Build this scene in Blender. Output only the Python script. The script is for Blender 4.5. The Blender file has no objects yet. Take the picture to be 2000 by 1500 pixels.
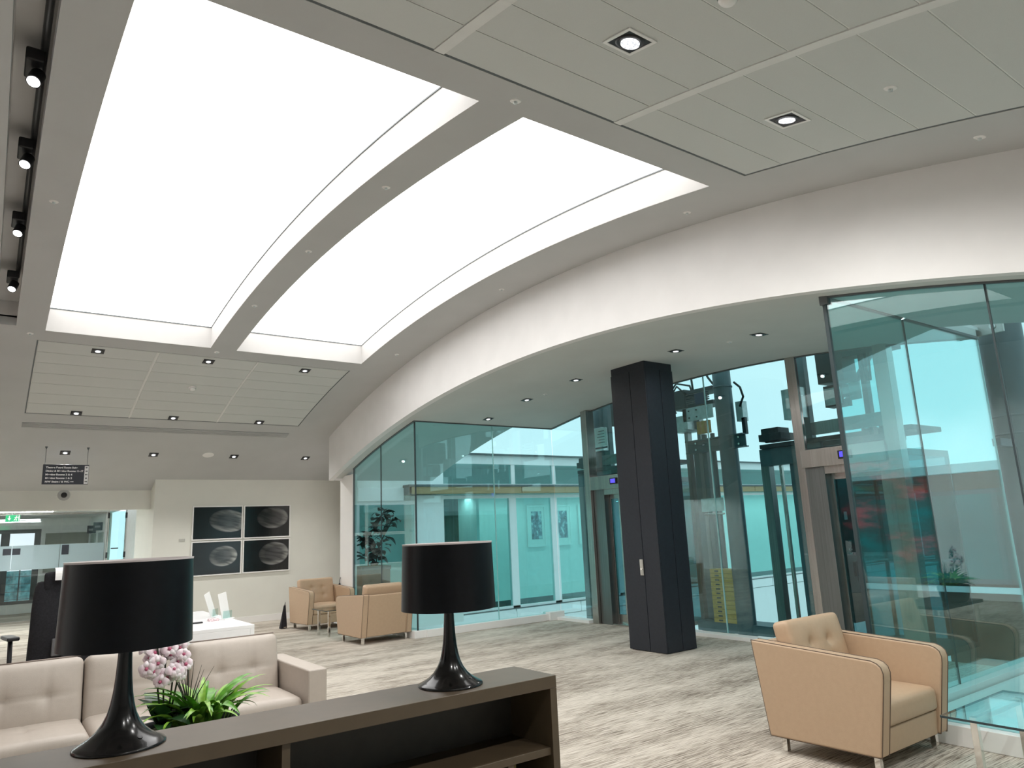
import bpy, bmesh, math, random
from mathutils import Vector, Matrix
random.seed(7)
S = bpy.context.scene
COL = S.collection
PI = math.pi
# ------------------------------------------------------------------ camera
cam = bpy.data.cameras.new('camera'); camo = bpy.data.objects.new('camera', cam); COL.objects.link(camo)
F = 1400.0
up = Vector((-306, -6850, F)).normalized(); ax = Vector((1964, 198, F)).normalized()
ax = (ax - up * ax.dot(up)).normalized(); ay = up.cross(ax)
if ay.z < 0: ay = -ay
def w_of(c): return Vector((ax.dot(c), ay.dot(c), up.dot(c)))
r_, u_, b_ = w_of(Vector((1, 0, 0))), w_of(Vector((0, -1, 0))), w_of(Vector((0, 0, -1)))
m = Matrix((r_, u_, b_)).transposed().to_4x4(); m.translation = (0, 0, 1.55)
camo.matrix_world = m
cam.sensor_width = 36; cam.sensor_fit = 'HORIZONTAL'; cam.lens = F / 2000 * 36; cam.clip_start = .05; cam.clip_end = 500
S.camera = camo
S.view_settings.view_transform = 'Standard'; S.view_settings.look = 'None'
S.view_settings.exposure = 0.70; S.view_settings.gamma = 1; S.view_settings.use_curve_mapping = False
# ------------------------------------------------------------------ world: bright overcast sky
W = bpy.data.worlds.new('overcast_sky'); S.world = W; W.use_nodes = True
nt = W.node_tree; nt.nodes.clear()
wo = nt.nodes.new('ShaderNodeOutputWorld'); bg = nt.nodes.new('ShaderNodeBackground')
tc = nt.nodes.new('ShaderNodeTexCoord'); no = nt.nodes.new('ShaderNodeTexNoise'); no.inputs['Scale'].default_value = 2.2; no.inputs['Detail'].default_value = 5
mp = nt.nodes.new('ShaderNodeMapping'); mp.inputs['Scale'].default_value = (1, 1, 3)
cr = nt.nodes.new('ShaderNodeValToRGB'); cr.color_ramp.elements[0].position = .3; cr.color_ramp.elements[0].color = (.80, .88, .95, 1)
cr.color_ramp.elements[1].position = .7; cr.color_ramp.elements[1].color = (.97, .99, 1, 1)
nt.links.new(tc.outputs['Generated'], mp.inputs[0]); nt.links.new(mp.outputs[0], no.inputs['Vector']); nt.links.new(no.outputs[0], cr.inputs[0])
nt.links.new(cr.outputs[0], bg.inputs['Color']); bg.inputs['Strength'].default_value = .76; nt.links.new(bg.outputs[0], wo.inputs['Surface'])
BAY_LIGHT = 2.5
OFFICE_LIGHT = 38.0
CORRIDOR_W = 12.0
SPOT_W = 18.0

# ------------------------------------------------------------------ materials
MATS = {}
def mat(name, col, rough=.5, metal=0., var=0., vscale=8., stretch=(1, 1, 1), bump=0., bscale=200., spec=.5, emit=0., col2=None, coat=0., bstretch=None):
    if name in MATS: return MATS[name]
    M = bpy.data.materials.new(name); M.use_nodes = True; n = M.node_tree.nodes; l = M.node_tree.links
    p = n['Principled BSDF']
    p.inputs['Roughness'].default_value = rough; p.inputs['Metallic'].default_value = metal
    p.inputs['Specular IOR Level'].default_value = spec; p.inputs['Coat Weight'].default_value = coat
    tc = n.new('ShaderNodeTexCoord'); mp = n.new('ShaderNodeMapping'); mp.inputs['Scale'].default_value = stretch
    l.new(tc.outputs['Object'], mp.inputs[0])
    if var or col2:
        nz = n.new('ShaderNodeTexNoise'); nz.inputs['Scale'].default_value = vscale; nz.inputs['Detail'].default_value = 6
        l.new(mp.outputs[0], nz.inputs['Vector'])
        r = n.new('ShaderNodeValToRGB'); r.color_ramp.elements[0].position = .35; r.color_ramp.elements[1].position = .65
        a = [c * (1 - var) for c in col[:3]]; b = [min(1, c * (1 + var)) for c in (col2 or col)[:3]]
        r.color_ramp.elements[0].color = (*a, 1); r.color_ramp.elements[1].color = (*b, 1)
        l.new(nz.outputs[0], r.inputs[0]); l.new(r.outputs[0], p.inputs['Base Color'])
    else: p.inputs['Base Color'].default_value = (*col[:3], 1)
    if bump:
        nb = n.new('ShaderNodeTexNoise'); nb.inputs['Scale'].default_value = bscale; nb.inputs['Detail'].default_value = 4
        mb2 = n.new('ShaderNodeMapping'); mb2.inputs['Scale'].default_value = bstretch or stretch; l.new(tc.outputs['Object'], mb2.inputs[0])
        bp = n.new('ShaderNodeBump'); bp.inputs['Strength'].default_value = bump; bp.inputs['Distance'].default_value = .002
        l.new(mb2.outputs[0], nb.inputs['Vector']); l.new(nb.outputs[0], bp.inputs['Height']); l.new(bp.outputs[0], p.inputs['Normal'])
    if emit:
        p.inputs['Emission Color'].default_value = (*col[:3], 1); p.inputs['Emission Strength'].default_value = emit
    M.diffuse_color = (*col[:3], 1); MATS[name] = M; return M
def glass(name, tint, refl=1.0, rough=0.0, f0=.04):
    M = bpy.data.materials.new(name); M.use_nodes = True; n = M.node_tree.nodes; l = M.node_tree.links; n.clear()
    o = n.new('ShaderNodeOutputMaterial'); t = n.new('ShaderNodeBsdfTransparent'); g = n.new('ShaderNodeBsdfGlossy'); mx = n.new('ShaderNodeMixShader')
    t.inputs[0].default_value = (*tint, 1); g.inputs['Roughness'].default_value = rough; g.inputs[0].default_value = (.95, 1, 1, 1)
    lw = n.new('ShaderNodeLayerWeight'); lw.inputs['Blend'].default_value = .5
    pw = n.new('ShaderNodeMath'); pw.operation = 'POWER'; pw.inputs[1].default_value = 4.0
    ml = n.new('ShaderNodeMath'); ml.operation = 'MULTIPLY_ADD'; ml.inputs[1].default_value = .9 * refl; ml.inputs[2].default_value = f0 * refl
    l.new(lw.outputs['Facing'], pw.inputs[0]); l.new(pw.outputs[0], ml.inputs[0]); ml.use_clamp = True
    l.new(ml.outputs[0], mx.inputs[0]); l.new(t.outputs[0], mx.inputs[1]); l.new(g.outputs[0], mx.inputs[2]); l.new(mx.outputs[0], o.inputs[0])
    MATS[name] = M; return M
GL = glass('green_tinted_glass', (.76, .965, .97), 1.0, 0, .075)
GLN = glass('near_screen_glass', (.74, .95, .96), 1.0, 0, .12)
CLR = glass('clear_glass', (.965, .99, .99), 1.0, 0, .04)
GLD = glass('wing_window_glass', (.70, .93, .92), 1.0, 0, .06)
GLT = glass('clear_table_glass', (.86, .95, .94), 1.0, 0, .06)
GLDOOR = glass('lift_door_glass', (.55, .72, .74), 1.0, 0, .06)
def frosted():
    M = bpy.data.materials.new('frosted_glass_band'); M.use_nodes = True; n = M.node_tree.nodes; l = M.node_tree.links; n.clear()
    o = n.new('ShaderNodeOutputMaterial'); t = n.new('ShaderNodeBsdfTransparent'); d = n.new('ShaderNodeBsdfTranslucent'); d2 = n.new('ShaderNodeBsdfDiffuse')
    nz = n.new('ShaderNodeTexNoise'); nz.inputs['Scale'].default_value = 60
    r = n.new('ShaderNodeValToRGB'); r.color_ramp.elements[0].color = (.72, .85, .9, 1); r.color_ramp.elements[1].color = (.82, .93, .96, 1)
    l.new(nz.outputs[0], r.inputs[0]); l.new(r.outputs[0], d.inputs[0]); l.new(r.outputs[0], d2.inputs[0])
    m1 = n.new('ShaderNodeMixShader'); m2 = n.new('ShaderNodeMixShader'); m1.inputs[0].default_value = .5; m2.inputs[0].default_value = .25
    l.new(d.outputs[0], m1.inputs[1]); l.new(d2.outputs[0], m1.inputs[2]); l.new(m1.outputs[0], m2.inputs[1]); l.new(t.outputs[0], m2.inputs[2]); l.new(m2.outputs[0], o.inputs[0])
    return M
FROST = frosted()
def emis(name, col, st, pattern=None):
    M = bpy.data.materials.new(name); M.use_nodes = True; n = M.node_tree.nodes; l = M.node_tree.links; n.clear()
    o = n.new('ShaderNodeOutputMaterial'); e = n.new('ShaderNodeEmission'); e.inputs[0].default_value = (*col, 1); e.inputs[1].default_value = st
    l.new(e.outputs[0], o.inputs[0])
    if pattern == 'lens':
        tc = n.new('ShaderNodeTexCoord'); w = n.new('ShaderNodeTexVoronoi'); w.inputs['Scale'].default_value = 90
        r = n.new('ShaderNodeValToRGB'); r.color_ramp.elements[0].color = (1, 1, .98, 1); r.color_ramp.elements[1].color = (.35, .36, .38, 1); r.color_ramp.elements[1].position = .8
        l.new(tc.outputs['Object'], w.inputs[0]); l.new(w.outputs[0], r.inputs[0]); l.new(r.outputs[0], e.inputs[0])
    return M
PLASTER = mat('white_plaster', (.80, .79, .78), .85, var=.02, vscale=3, bump=.05, bscale=300, spec=.2)
CEILP = mat('ceiling_paint', (.53, .535, .53), .9, var=.02, vscale=2, spec=.15)
REVEAL = mat('reveal_paint', (.56, .55, .535), .95, spec=.05, var=.01)
TILE = mat('perforated_metal_tile', (.62, .635, .615), .65, var=.03, vscale=400, bump=.3, bscale=900, spec=.3)
GAPM = mat('dark_shadow_gap', (.09, .09, .10), .9, var=.05)
TRIMW = mat('white_gloss_trim', (.86, .85, .83), .35, var=.01, vscale=4)
WALLC = mat('cream_wall_paint', (.74, .74, .68), .8, var=.02, vscale=2, bump=.04, bscale=300, spec=.2)
STEEL = mat('brushed_stainless_steel', (.52, .50, .475), .27, 1., var=.08, vscale=60, stretch=(1, 1, .02), bump=.1, bscale=300)
STEELD = mat('dark_brushed_steel', (.22, .235, .235), .35, .9, var=.1, vscale=60, stretch=(1, 1, .02))
CHROME = mat('polished_chrome', (.78, .77, .75), .09, 1., var=.01)
ALU = mat('galvanised_plate', (.55, .60, .60), .45, .7, var=.12, vscale=12)
COLM = mat('charcoal_column_cladding', (.012, .015, .023), .5, var=.12, vscale=30, bump=.05)
GREYST = mat('grey_painted_steel', (.065, .10, .115), .45, var=.1, vscale=10)
DARKM = mat('black_machinery', (.018, .022, .026), .5, var=.2, vscale=20)
RUBBER = mat('black_cable_rubber', (.012, .012, .014), .5, var=.1)
YELLOW = mat('yellow_painted_weight', (.60, .30, .05), .55, var=.1, vscale=20)
BLACKG = mat('glossy_black_metal', (.006, .006, .0065), .2, .3, var=.1, vscale=20, coat=.25, spec=.4)
SHADE = mat('black_satin_lampshade', (.0018, .0025, .004), .36, var=.2, vscale=40, bump=.03, bscale=500, spec=.22)
SHADEIN = mat('white_shade_lining', (.88, .86, .84), .8, var=.01)
BOOKC = mat('dark_taupe_lacquer', (.085, .061, .037), .40, var=.05, vscale=15, coat=.0)
BOOKI = mat('dark_taupe_veneer', (.030, .026, .020), .5, var=.1, vscale=15)
LEAT = mat('tan_leather', (.50, .355, .235), .48, var=.02, vscale=30, bump=.3, bscale=260)
LEAS = mat('taupe_leather', (.49, .43, .375), .45, var=.02, vscale=30, bump=.3, bscale=260)
PIPE = mat('dark_leather_piping', (.12, .08, .055), .5, var=.05)
PIPES = mat('taupe_leather_piping', (.26, .21, .18), .5, var=.05)
DESK = mat('white_solid_surface', (.90, .90, .90), .3, var=.01)
BLKF = mat('black_mesh_fabric', (.012, .012, .016), .85, var=.3, vscale=80, bump=.4, bscale=500)
BLKP = mat('black_plastic', (.014, .014, .017), .4, var=.1)
PAPER = mat('white_paper', (.85, .84, .82), .7, var=.02)
POT = mat('dark_slate_pot', (.035, .04, .045), .6, var=.3, vscale=18, bump=.4, bscale=60)
MOSS = mat('dry_moss', (.10, .11, .05), .95, var=.5, vscale=60, bump=1, bscale=80)
LEAFD = mat('deep_green_orchid_leaf', (.022, .075, .02), .35, var=.3, vscale=12)
LEAFL = mat('fresh_green_leaf', (.10, .30, .025), .35, var=.35, vscale=14)
LEAFL2 = mat('lime_green_leaf', (.22, .42, .05), .35, var=.3, vscale=14)
LEAFK = mat('dark_ficus_leaf', (.010, .022, .012), .4, var=.3, vscale=12)
STEM = mat('dark_stem', (.02, .025, .012), .6, var=.2)
PETAL = mat('pale_pink_petal', (.80, .62, .68), .5, var=.0, col2=(.92, .86, .88), vscale=30)
PETALC = mat('magenta_orchid_lip', (.55, .12, .22), .5, var=.2, vscale=60)
WOODB = mat('ribbed_timber_beam', (.42, .29, .15), .6, var=.25, vscale=6, stretch=(.3, 1, 30))
WING = mat('white_facade_panel', (.92, .93, .93), .5, var=.02)
TEALW = mat('pale_corridor_paint', (.80, .83, .81), .8, var=.03)
SIGNK = mat('charcoal_sign_face', (.028, .032, .045), .5, var=.05)
SIGNW = mat('white_sign_ink', (.88, .88, .88), .6, var=.01)
BROWN = mat('brown_timber_door', (.10, .07, .045), .5, var=.2, vscale=5, stretch=(1, 1, .1))
GREYW = mat('grey_window_frame', (.11, .125, .13), .5, var=.05)
OLIVE = mat('olive_cloth_book', (.16, .13, .03), .7, var=.1)
GROUND = mat('pale_courtyard_paving', (.75, .77, .76), .8, var=.1, vscale=1)
GREEN = mat('exit_sign_green', (.0, .25, .09), .5, emit=.5)
SEAL = mat('dark_glass_seal', (.03, .05, .055), .4, var=.05)
EDGE = mat('pale_glass_edge', (.35, .60, .60), .25, var=.05)
LIGHTM = emis('luminous_ceiling_membrane', (1, .985, .965), BAY_LIGHT)
LENS = emis('downlight_lens', (1, 1, .97), 1.3, 'lens')
SPOTL = emis('track_spot_lens', (1, 1, 1), 9)
LINEL = emis('linear_tube_light', (.95, 1, 1), OFFICE_LIGHT)
BLUE = emis('blue_lift_display', (.08, .07, .9), 1.2)

def carpet():
    M = bpy.data.materials.new('striated_carpet'); M.use_nodes = True; n = M.node_tree.nodes; l = M.node_tree.links
    p = n['Principled BSDF']; p.inputs['Roughness'].default_value = .95; p.inputs['Specular IOR Level'].default_value = .1
    tc = n.new('ShaderNodeTexCoord')
    def nz(sc, s, d=3):
        mp = n.new('ShaderNodeMapping'); mp.inputs['Scale'].default_value = sc; l.new(tc.outputs['Object'], mp.inputs[0])
        t = n.new('ShaderNodeTexNoise'); t.inputs['Scale'].default_value = s; t.inputs['Detail'].default_value = d; l.new(mp.outputs[0], t.inputs['Vector']); return t
    a = nz((1.8, 52, 1), 2.0, 5); b = nz((5, 130, 1), 1.8, 3); c = nz((.6, 2, 1), 1.2, 2)
    m1 = n.new('ShaderNodeMix'); m1.data_type = 'FLOAT'; m1.inputs[0].default_value = .45; l.new(a.outputs[0], m1.inputs[2]); l.new(b.outputs[0], m1.inputs[3])
    m2 = n.new('ShaderNodeMath'); m2.operation = 'MULTIPLY_ADD'; m2.inputs[1].default_value = .3; l.new(c.outputs[0], m2.inputs[0]); l.new(m1.outputs[0], m2.inputs[2])
    r = n.new('ShaderNodeValToRGB'); e = r.color_ramp.elements; e[0].position = .53; e[0].color = (.13, .11, .09, 1); e[1].position = .77; e[1].color = (.66, .61, .54, 1)
    k = e.new(.62); k.color = (.38, .335, .28, 1); k = e.new(.67); k.color = (.54, .49, .42, 1)
    l.new(m2.outputs[0], r.inputs[0]); l.new(r.outputs[0], p.inputs['Base Color'])
    bp = n.new('ShaderNodeBump'); bp.inputs['Strength'].default_value = .5; bp.inputs['Distance'].default_value = .004; l.new(b.outputs[0], bp.inputs['Height']); l.new(bp.outputs[0], p.inputs['Normal'])
    return M
CARPET = carpet()
def picture(name, cx, cy, rx, ry, ang, bright, stripes, bgl, seed):
    """dark photograph of a ribbed oval form (generated coordinates of the print, x right, z up)"""
    M = bpy.data.materials.new(name); M.use_nodes = True; n = M.node_tree.nodes; l = M.node_tree.links
    p = n['Principled BSDF']; p.inputs['Roughness'].default_value = .12
    tc = n.new('ShaderNodeTexCoord'); mp = n.new('ShaderNodeMapping'); mp.vector_type = 'TEXTURE'
    mp.inputs['Location'].default_value = (cx, .5, cy); mp.inputs['Rotation'].default_value = (0, ang, 0); mp.inputs['Scale'].default_value = (rx, 10, ry)
    l.new(tc.outputs['Generated'], mp.inputs[0])
    ln = n.new('ShaderNodeVectorMath'); ln.operation = 'LENGTH'; l.new(mp.outputs[0], ln.inputs[0])
    r = n.new('ShaderNodeValToRGB'); e = r.color_ramp.elements
    e[0].position = 0; e[0].color = (bright * .25,) * 3 + (1,); e[1].position = 1.0; e[1].color = (bgl, bgl * 1.05, bgl * 1.15, 1)
    k = e.new(.55); k.color = (bright * .35,) * 3 + (1,); k = e.new(.86); k.color = (bright, bright, bright * .93, 1); k = e.new(.93); k.color = (bright * .9,) * 3 + (1,)
    l.new(ln.outputs['Value'], r.inputs[0])
    wv = n.new('ShaderNodeTexNoise'); wv.inputs['Scale'].default_value = stripes * 1.6; wv.inputs['Detail'].default_value = 1.5; wv.inputs['Distortion'].default_value = .4
    mq = n.new('ShaderNodeMapping'); mq.inputs['Scale'].default_value = (.55, 1, 2.6); mq.inputs['Location'].default_value = (seed * 3.7, seed, 0); mq.inputs['Rotation'].default_value = (0, .35, 0)
    l.new(mp.outputs[0], mq.inputs[0]); l.new(mq.outputs[0], wv.inputs['Vector'])
    cs_ = n.new('ShaderNodeMapRange'); cs_.inputs[1].default_value = .35; cs_.inputs[2].default_value = .62; l.new(wv.outputs[0], cs_.inputs[0])
    sx = n.new('ShaderNodeSeparateXYZ'); l.new(mp.outputs[0], sx.inputs[0])
    gr = n.new('ShaderNodeMapRange'); gr.inputs[1].default_value = -1.1; gr.inputs[2].default_value = .5; l.new(sx.outputs[0], gr.inputs[0])
    mu = n.new('ShaderNodeMath'); mu.operation = 'MULTIPLY_ADD'; mu.inputs[1].default_value = .7; mu.inputs[2].default_value = .35; l.new(cs_.outputs[0], mu.inputs[0])
    m2 = n.new('ShaderNodeMath'); m2.operation = 'MULTIPLY'; l.new(mu.outputs[0], m2.inputs[0]); l.new(gr.outputs[0], m2.inputs[1])
    mx = n.new('ShaderNodeMix'); mx.data_type = 'RGBA'; l.new(m2.outputs[0], mx.inputs[0]); mx.inputs[6].default_value = (bgl, bgl * 1.05, bgl * 1.15, 1); l.new(r.outputs[0], mx.inputs[7])
    l.new(mx.outputs[2], p.inputs['Base Color']); return M
def scenic(name, seed, c1, c2, c3):
    M = bpy.data.materials.new(name); M.use_nodes = True; n = M.node_tree.nodes; l = M.node_tree.links
    p = n['Principled BSDF']; p.inputs['Roughness'].default_value = .5
    tc = n.new('ShaderNodeTexCoord'); mp = n.new('ShaderNodeMapping'); mp.inputs['Location'].default_value = (seed, seed, seed); mp.inputs['Scale'].default_value = (1, 1, 1.6)
    l.new(tc.outputs['Generated'], mp.inputs[0])
    nz = n.new('ShaderNodeTexNoise'); nz.inputs['Scale'].default_value = 3.0; nz.inputs['Detail'].default_value = 8; nz.inputs['Roughness'].default_value = .6; l.new(mp.outputs[0], nz.inputs['Vector'])
    r = n.new('ShaderNodeValToRGB'); e = r.color_ramp.elements; e[0].position = .36; e[0].color = (*c1, 1); e[1].position = .64; e[1].color = (*c3, 1); k = e.new(.5); k.color = (*c2, 1)
    r.color_ramp.interpolation = 'EASE'
    l.new(nz.outputs[0], r.inputs[0]); l.new(r.outputs[0], p.inputs['Base Color']); return M

# ------------------------------------------------------------------ mesh builder
class MB:
    def __init__(s): s.v = []; s.f = []
    def add(s, v, f):
        o = len(s.v); s.v += [tuple(p) for p in v]; s.f += [tuple(i + o for i in q) for q in f]; return s
    def box(s, x0, x1, y0, y1, z0, z1, R=None, c=None):
        v = [Vector(p) for p in ((x0, y0, z0), (x1, y0, z0), (x1, y1, z0), (x0, y1, z0), (x0, y0, z1), (x1, y0, z1), (x1, y1, z1), (x0, y1, z1))]
        if R is not None:
            c = Vector(c or (0, 0, 0)); v = [R @ (p - c) + c for p in v]
        return s.add(v, [(0, 3, 2, 1), (4, 5, 6, 7), (0, 1, 5, 4), (1, 2, 6, 5), (2, 3, 7, 6), (3, 0, 4, 7)])
    def prism(s, poly, axis, a, b):
        """poly 2D in the other two axes (order x,y,z minus axis), extruded a..b"""
        n = len(poly)
        def mk(p, t):
            q = list(p); q.insert('xyz'.index(axis), t); return q
        v = [mk(p, a) for p in poly] + [mk(p, b) for p in poly]
        f = [tuple(range(n))[::-1], tuple(range(n, 2 * n))] + [(i, (i + 1) % n, n + (i + 1) % n, n + i) for i in range(n)]
        return s.add(v, f)
    def tube(s, pts, r, n=8, cap=True):
        pts = [Vector(p) for p in pts]; rs = r if isinstance(r, (list, tuple)) else [r] * len(pts); v = []; f = []
        t0 = (pts[1] - pts[0]).normalized(); a = t0.orthogonal().normalized()
        for i, p in enumerate(pts):
            t = ((pts[min(i + 1, len(pts) - 1)] - pts[max(i - 1, 0)])).normalized()
            a = (a - t * a.dot(t)).normalized(); b = t.cross(a)
            for k in range(n): v.append(p + (a * math.cos(2 * PI * k / n) + b * math.sin(2 * PI * k / n)) * rs[i])
        for i in range(len(pts) - 1):
            for k in range(n): f.append((i * n + k, i * n + (k + 1) % n, (i + 1) * n + (k + 1) % n, (i + 1) * n + k))
        if cap: f.append(tuple(range(n))[::-1]); f.append(tuple(range((len(pts) - 1) * n, len(pts) * n)))
        return s.add(v, f)
    def lathe(s, prof, n=32, c=(0, 0, 0), close=False):
        v = []; f = []
        for (r, z) in prof:
            for k in range(n): v.append((c[0] + r * math.cos(2 * PI * k / n), c[1] + r * math.sin(2 * PI * k / n), c[2] + z))
        m = len(prof); rng = m if close else m - 1
        for i in range(rng):
            j = (i + 1) % m
            for k in range(n): f.append((i * n + k, i * n + (k + 1) % n, j * n + (k + 1) % n, j * n + k))
        return s.add(v, f)
    def disc(s, c, r, n=24, nrm=(0, 0, -1)):
        nrm = Vector(nrm).normalized(); a = nrm.orthogonal().normalized(); b = nrm.cross(a); c = Vector(c)
        return s.add([c + (a * math.cos(2 * PI * k / n) + b * math.sin(2 * PI * k / n)) * r for k in range(n)], [tuple(range(n))])
    def grid(s, fn, nu, nv):
        v = [fn(i / nu, j / nv) for j in range(nv + 1) for i in range(nu + 1)]
        f = [(j * (nu + 1) + i, j * (nu + 1) + i + 1, (j + 1) * (nu + 1) + i + 1, (j + 1) * (nu + 1) + i) for j in range(nv) for i in range(nu)]
        return s.add(v, f)
    def mesh(s, name, m, smooth=False, merge=False):
        me = bpy.data.meshes.new(name); me.from_pydata(s.v, [], s.f)
        bm = bmesh.new(); bm.from_mesh(me)
        if merge: bmesh.ops.remove_doubles(bm, verts=bm.verts, dist=1e-5)
        bmesh.ops.recalc_face_normals(bm, faces=bm.faces); bm.to_mesh(me); bm.free()
        me.materials.append(m)
        if smooth: me.polygons.foreach_set('use_smooth', [True] * len(me.polygons))
        return me
    def build(s, name, m, parent=None, smooth=False, bevel=0, seg=2, loc=None, merge=False, auto=None):
        o = bpy.data.objects.new(name, s.mesh(name, m, smooth, merge)); COL.objects.link(o)
        if parent is not None: o.parent = parent
        if loc is not None: o.location = loc
        if bevel:
            b = o.modifiers.new('bevel', 'BEVEL'); b.width = bevel; b.segments = seg; b.limit_method = 'ANGLE'; b.angle_limit = .6
            o.data.polygons.foreach_set('use_smooth', [True] * len(o.data.polygons))
            try: o.data.set_sharp_from_angle(angle=.9)
            except Exception: pass
            b.harden_normals = True
        elif smooth and auto:
            try: o.data.set_sharp_from_angle(angle=auto)
            except Exception: pass
        return o
def tag(o, label=None, cat=None, group=None, kind=None):
    if label: o['label'] = label
    if cat: o['category'] = cat
    if group: o['group'] = group
    if kind: o['kind'] = kind
    return o
def thing(name, label, cat, loc=(0, 0, 0), rz=0, group=None):
    o = bpy.data.objects.new(name, None); COL.objects.link(o); o.location = loc; o.rotation_euler = (0, 0, rz); o.empty_display_size = .1
    return tag(o, label, cat, group)
def struct(name, mb, m, parent=None, label=None, **k):
    o = mb.build(name, m, parent, **k)
    if parent is None: o['kind'] = 'structure'
    if label: o['label'] = label
    return o
def skids(o): return [c for c in bpy.data.objects if c.parent == o]
def copy_tree(o, parent=None):
    c = o.copy(); COL.objects.link(c)
    if parent is not None: c.parent = parent
    for ch in skids(o): copy_tree(ch, c)
    return c
def lettering(parent, text, size, m, loc, rot, name='lettering', align='LEFT', width=None):
    cu = bpy.data.curves.new('t', 'FONT'); cu.body = text; cu.size = size; cu.align_x = align; cu.extrude = .0008; cu.offset = .0018
    to = bpy.data.objects.new('t', cu); COL.objects.link(to)
    bpy.context.view_layer.update()
    me = bpy.data.meshes.new_from_object(to.evaluated_get(bpy.context.evaluated_depsgraph_get()))
    bpy.data.objects.remove(to); me.materials.clear(); me.materials.append(m)
    o = bpy.data.objects.new(name, me); COL.objects.link(o); o.parent = parent; o.location = loc; o.rotation_euler = rot
    if width:
        w = max(v.co.x for v in me.vertices) - min(v.co.x for v in me.vertices); o.scale = (width / w, 1, 1)
    return o
def rbox(w, d, h, r, nx=10, ny=10, nz=6, fn=None):
    """rounded box centred on origin, dense faces; fn(p,u,v,w)->p displacement"""
    mb = MB(); hs = Vector((w / 2, d / 2, h / 2))
    def rp(p):
        inn = Vector([max(-hs[i] + r, min(hs[i] - r, p[i])) for i in range(3)]); q = p - inn
        q = inn + (q.normalized() * r if q.length > 1e-9 else q)
        if fn: q = fn(q, q.x / hs.x, q.y / hs.y, q.z / hs.z)
        return q
    def ss(t): # denser near edges
        return t
    for s in (-1, 1):
        mb.grid(lambda u, v: rp(Vector(((2 * u - 1) * hs.x, (2 * v - 1) * hs.y, s * hs.z))), nx, ny)
        mb.grid(lambda u, v: rp(Vector(((2 * u - 1) * hs.x, s * hs.y, (2 * v - 1) * hs.z))), nx, nz)
        mb.grid(lambda u, v: rp(Vector((s * hs.x, (2 * u - 1) * hs.y, (2 * v - 1) * hs.z))), ny, nz)
    return mb

# ------------------------------------------------------------------ vault geometry
YC, RV, PK = 6.73, 21.23, 4.493
def zc(y, off=0.): return PK - (RV - math.sqrt(RV * RV - (y - YC) ** 2)) - off
def slope(y): return -math.atan((y - YC) / math.sqrt(RV * RV - (y - YC) ** 2))
def vslab(mb, x0, x1, y0, y1, o0, o1, n=None):
    n = n or max(2, int(abs(y1 - y0) / .35)); ys = [y0 + (y1 - y0) * i / n for i in range(n + 1)]
    poly = [(y, zc(y, o0)) for y in ys] + [(y, zc(y, o1)) for y in reversed(ys)]
    v = [(x0, *p) for p in poly] + [(x1, *p) for p in poly]; N = len(poly)
    f = []
    for i in range(n):
        a, b, c, d = i, i + 1, N - 2 - i, N - 1 - i
        f += [(a, b, c, d), (N + a, N + d, N + c, N + b), (a, N + a, N + b, b), (d, c, N + c, N + d)]
    f += [(0, N - 1, 2 * N - 1, N), (n, N + n, N + n + 1, n + 1)]
    return mb.add(v, f)
YN, YF = -2.2, 15.45
XF = 5.24           # fascia plane
BY0, BY1 = 3.38, 10.2
BAYS = [(.385, 2.32), (2.66, 4.56)]
PX0, PX1 = .32, 4.50
FARP = (10.50, 12.85); NEARP = (-.6, 3.055)
SLOT = (-.11, .09, 10.14)
# floor
mb = MB(); mb.box(-3.2, 5.43, YN - .1, 26, -.2, 0); mb.box(5.43, 8.35, 3.07, 10.25, -.2, 0)
floor = struct('floor', mb, CARPET)
# main vaulted ceiling
def covered(x0, x1, y0, y1):
    cx, cy = (x0 + x1) / 2, (y0 + y1) / 2
    if cx > XF + .02: return cy > 13.23
    for a, b in BAYS:
        if a < cx < b and BY0 < cy < BY1: return False
    if PX0 < cx < PX1 + .07 and NEARP[0] < cy < NEARP[1]: return False
    if PX0 < cx < PX1 and FARP[0] < cy < FARP[1]: return False
    if SLOT[0] < cx < SLOT[1] and cy < SLOT[2]: return False
    return True
xs = sorted({6.7, -3.2, SLOT[0], SLOT[1], PX0, .385, 2.32, 2.66, PX1, 4.56, PX1 + .07, XF + .02}); ys = sorted({YN, NEARP[0], NEARP[1], BY0, SLOT[2], BY1, FARP[0], FARP[1], 13.23, YF + .02})
mb = MB()
for i in range(len(xs) - 1):
    for j in range(len(ys) - 1):
        if covered(xs[i], xs[i + 1], ys[j], ys[j + 1]): vslab(mb, xs[i], xs[i + 1], ys[j], ys[j + 1], 0, -.12)
ceiling = struct('ceiling', mb, CEILP)
# backing over panel recesses + slot
mb = MB(); vslab(mb, PX0 - .02, PX1 + .1, NEARP[0] - .02, NEARP[1] + .02, -.005, -.1); vslab(mb, PX0 - .02, PX1 + .02, FARP[0] - .02, FARP[1] + .02, -.005, -.1)
mb.build('recess_backing', mat('pale_backing', (.86, .86, .84), .8, var=.01), ceiling)
mb = MB()
for (a, b, c, d) in ((PX0, PX1 + .07, NEARP[0], NEARP[1]), (PX0, PX1, FARP[0], FARP[1])):
    vslab(mb, a, a + .018, c, d, -.004, -.03); vslab(mb, b - .018, b, c, d, -.004, -.03); vslab(mb, a, b, c, c + .018, -.004, -.03, 2); vslab(mb, a, b, d - .018, d, -.004, -.03, 2)
mb.build('perimeter_gap', GREYW, ceiling)
mb = MB(); vslab(mb, SLOT[0] - .02, SLOT[1] + .02, YN, SLOT[2] + .02, -.30, -.34); vslab(mb, SLOT[0] - .02, SLOT[0], YN, SLOT[2], -.1, -.32); vslab(mb, SLOT[1], SLOT[1] + .02, YN, SLOT[2], -.1, -.32)
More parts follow.
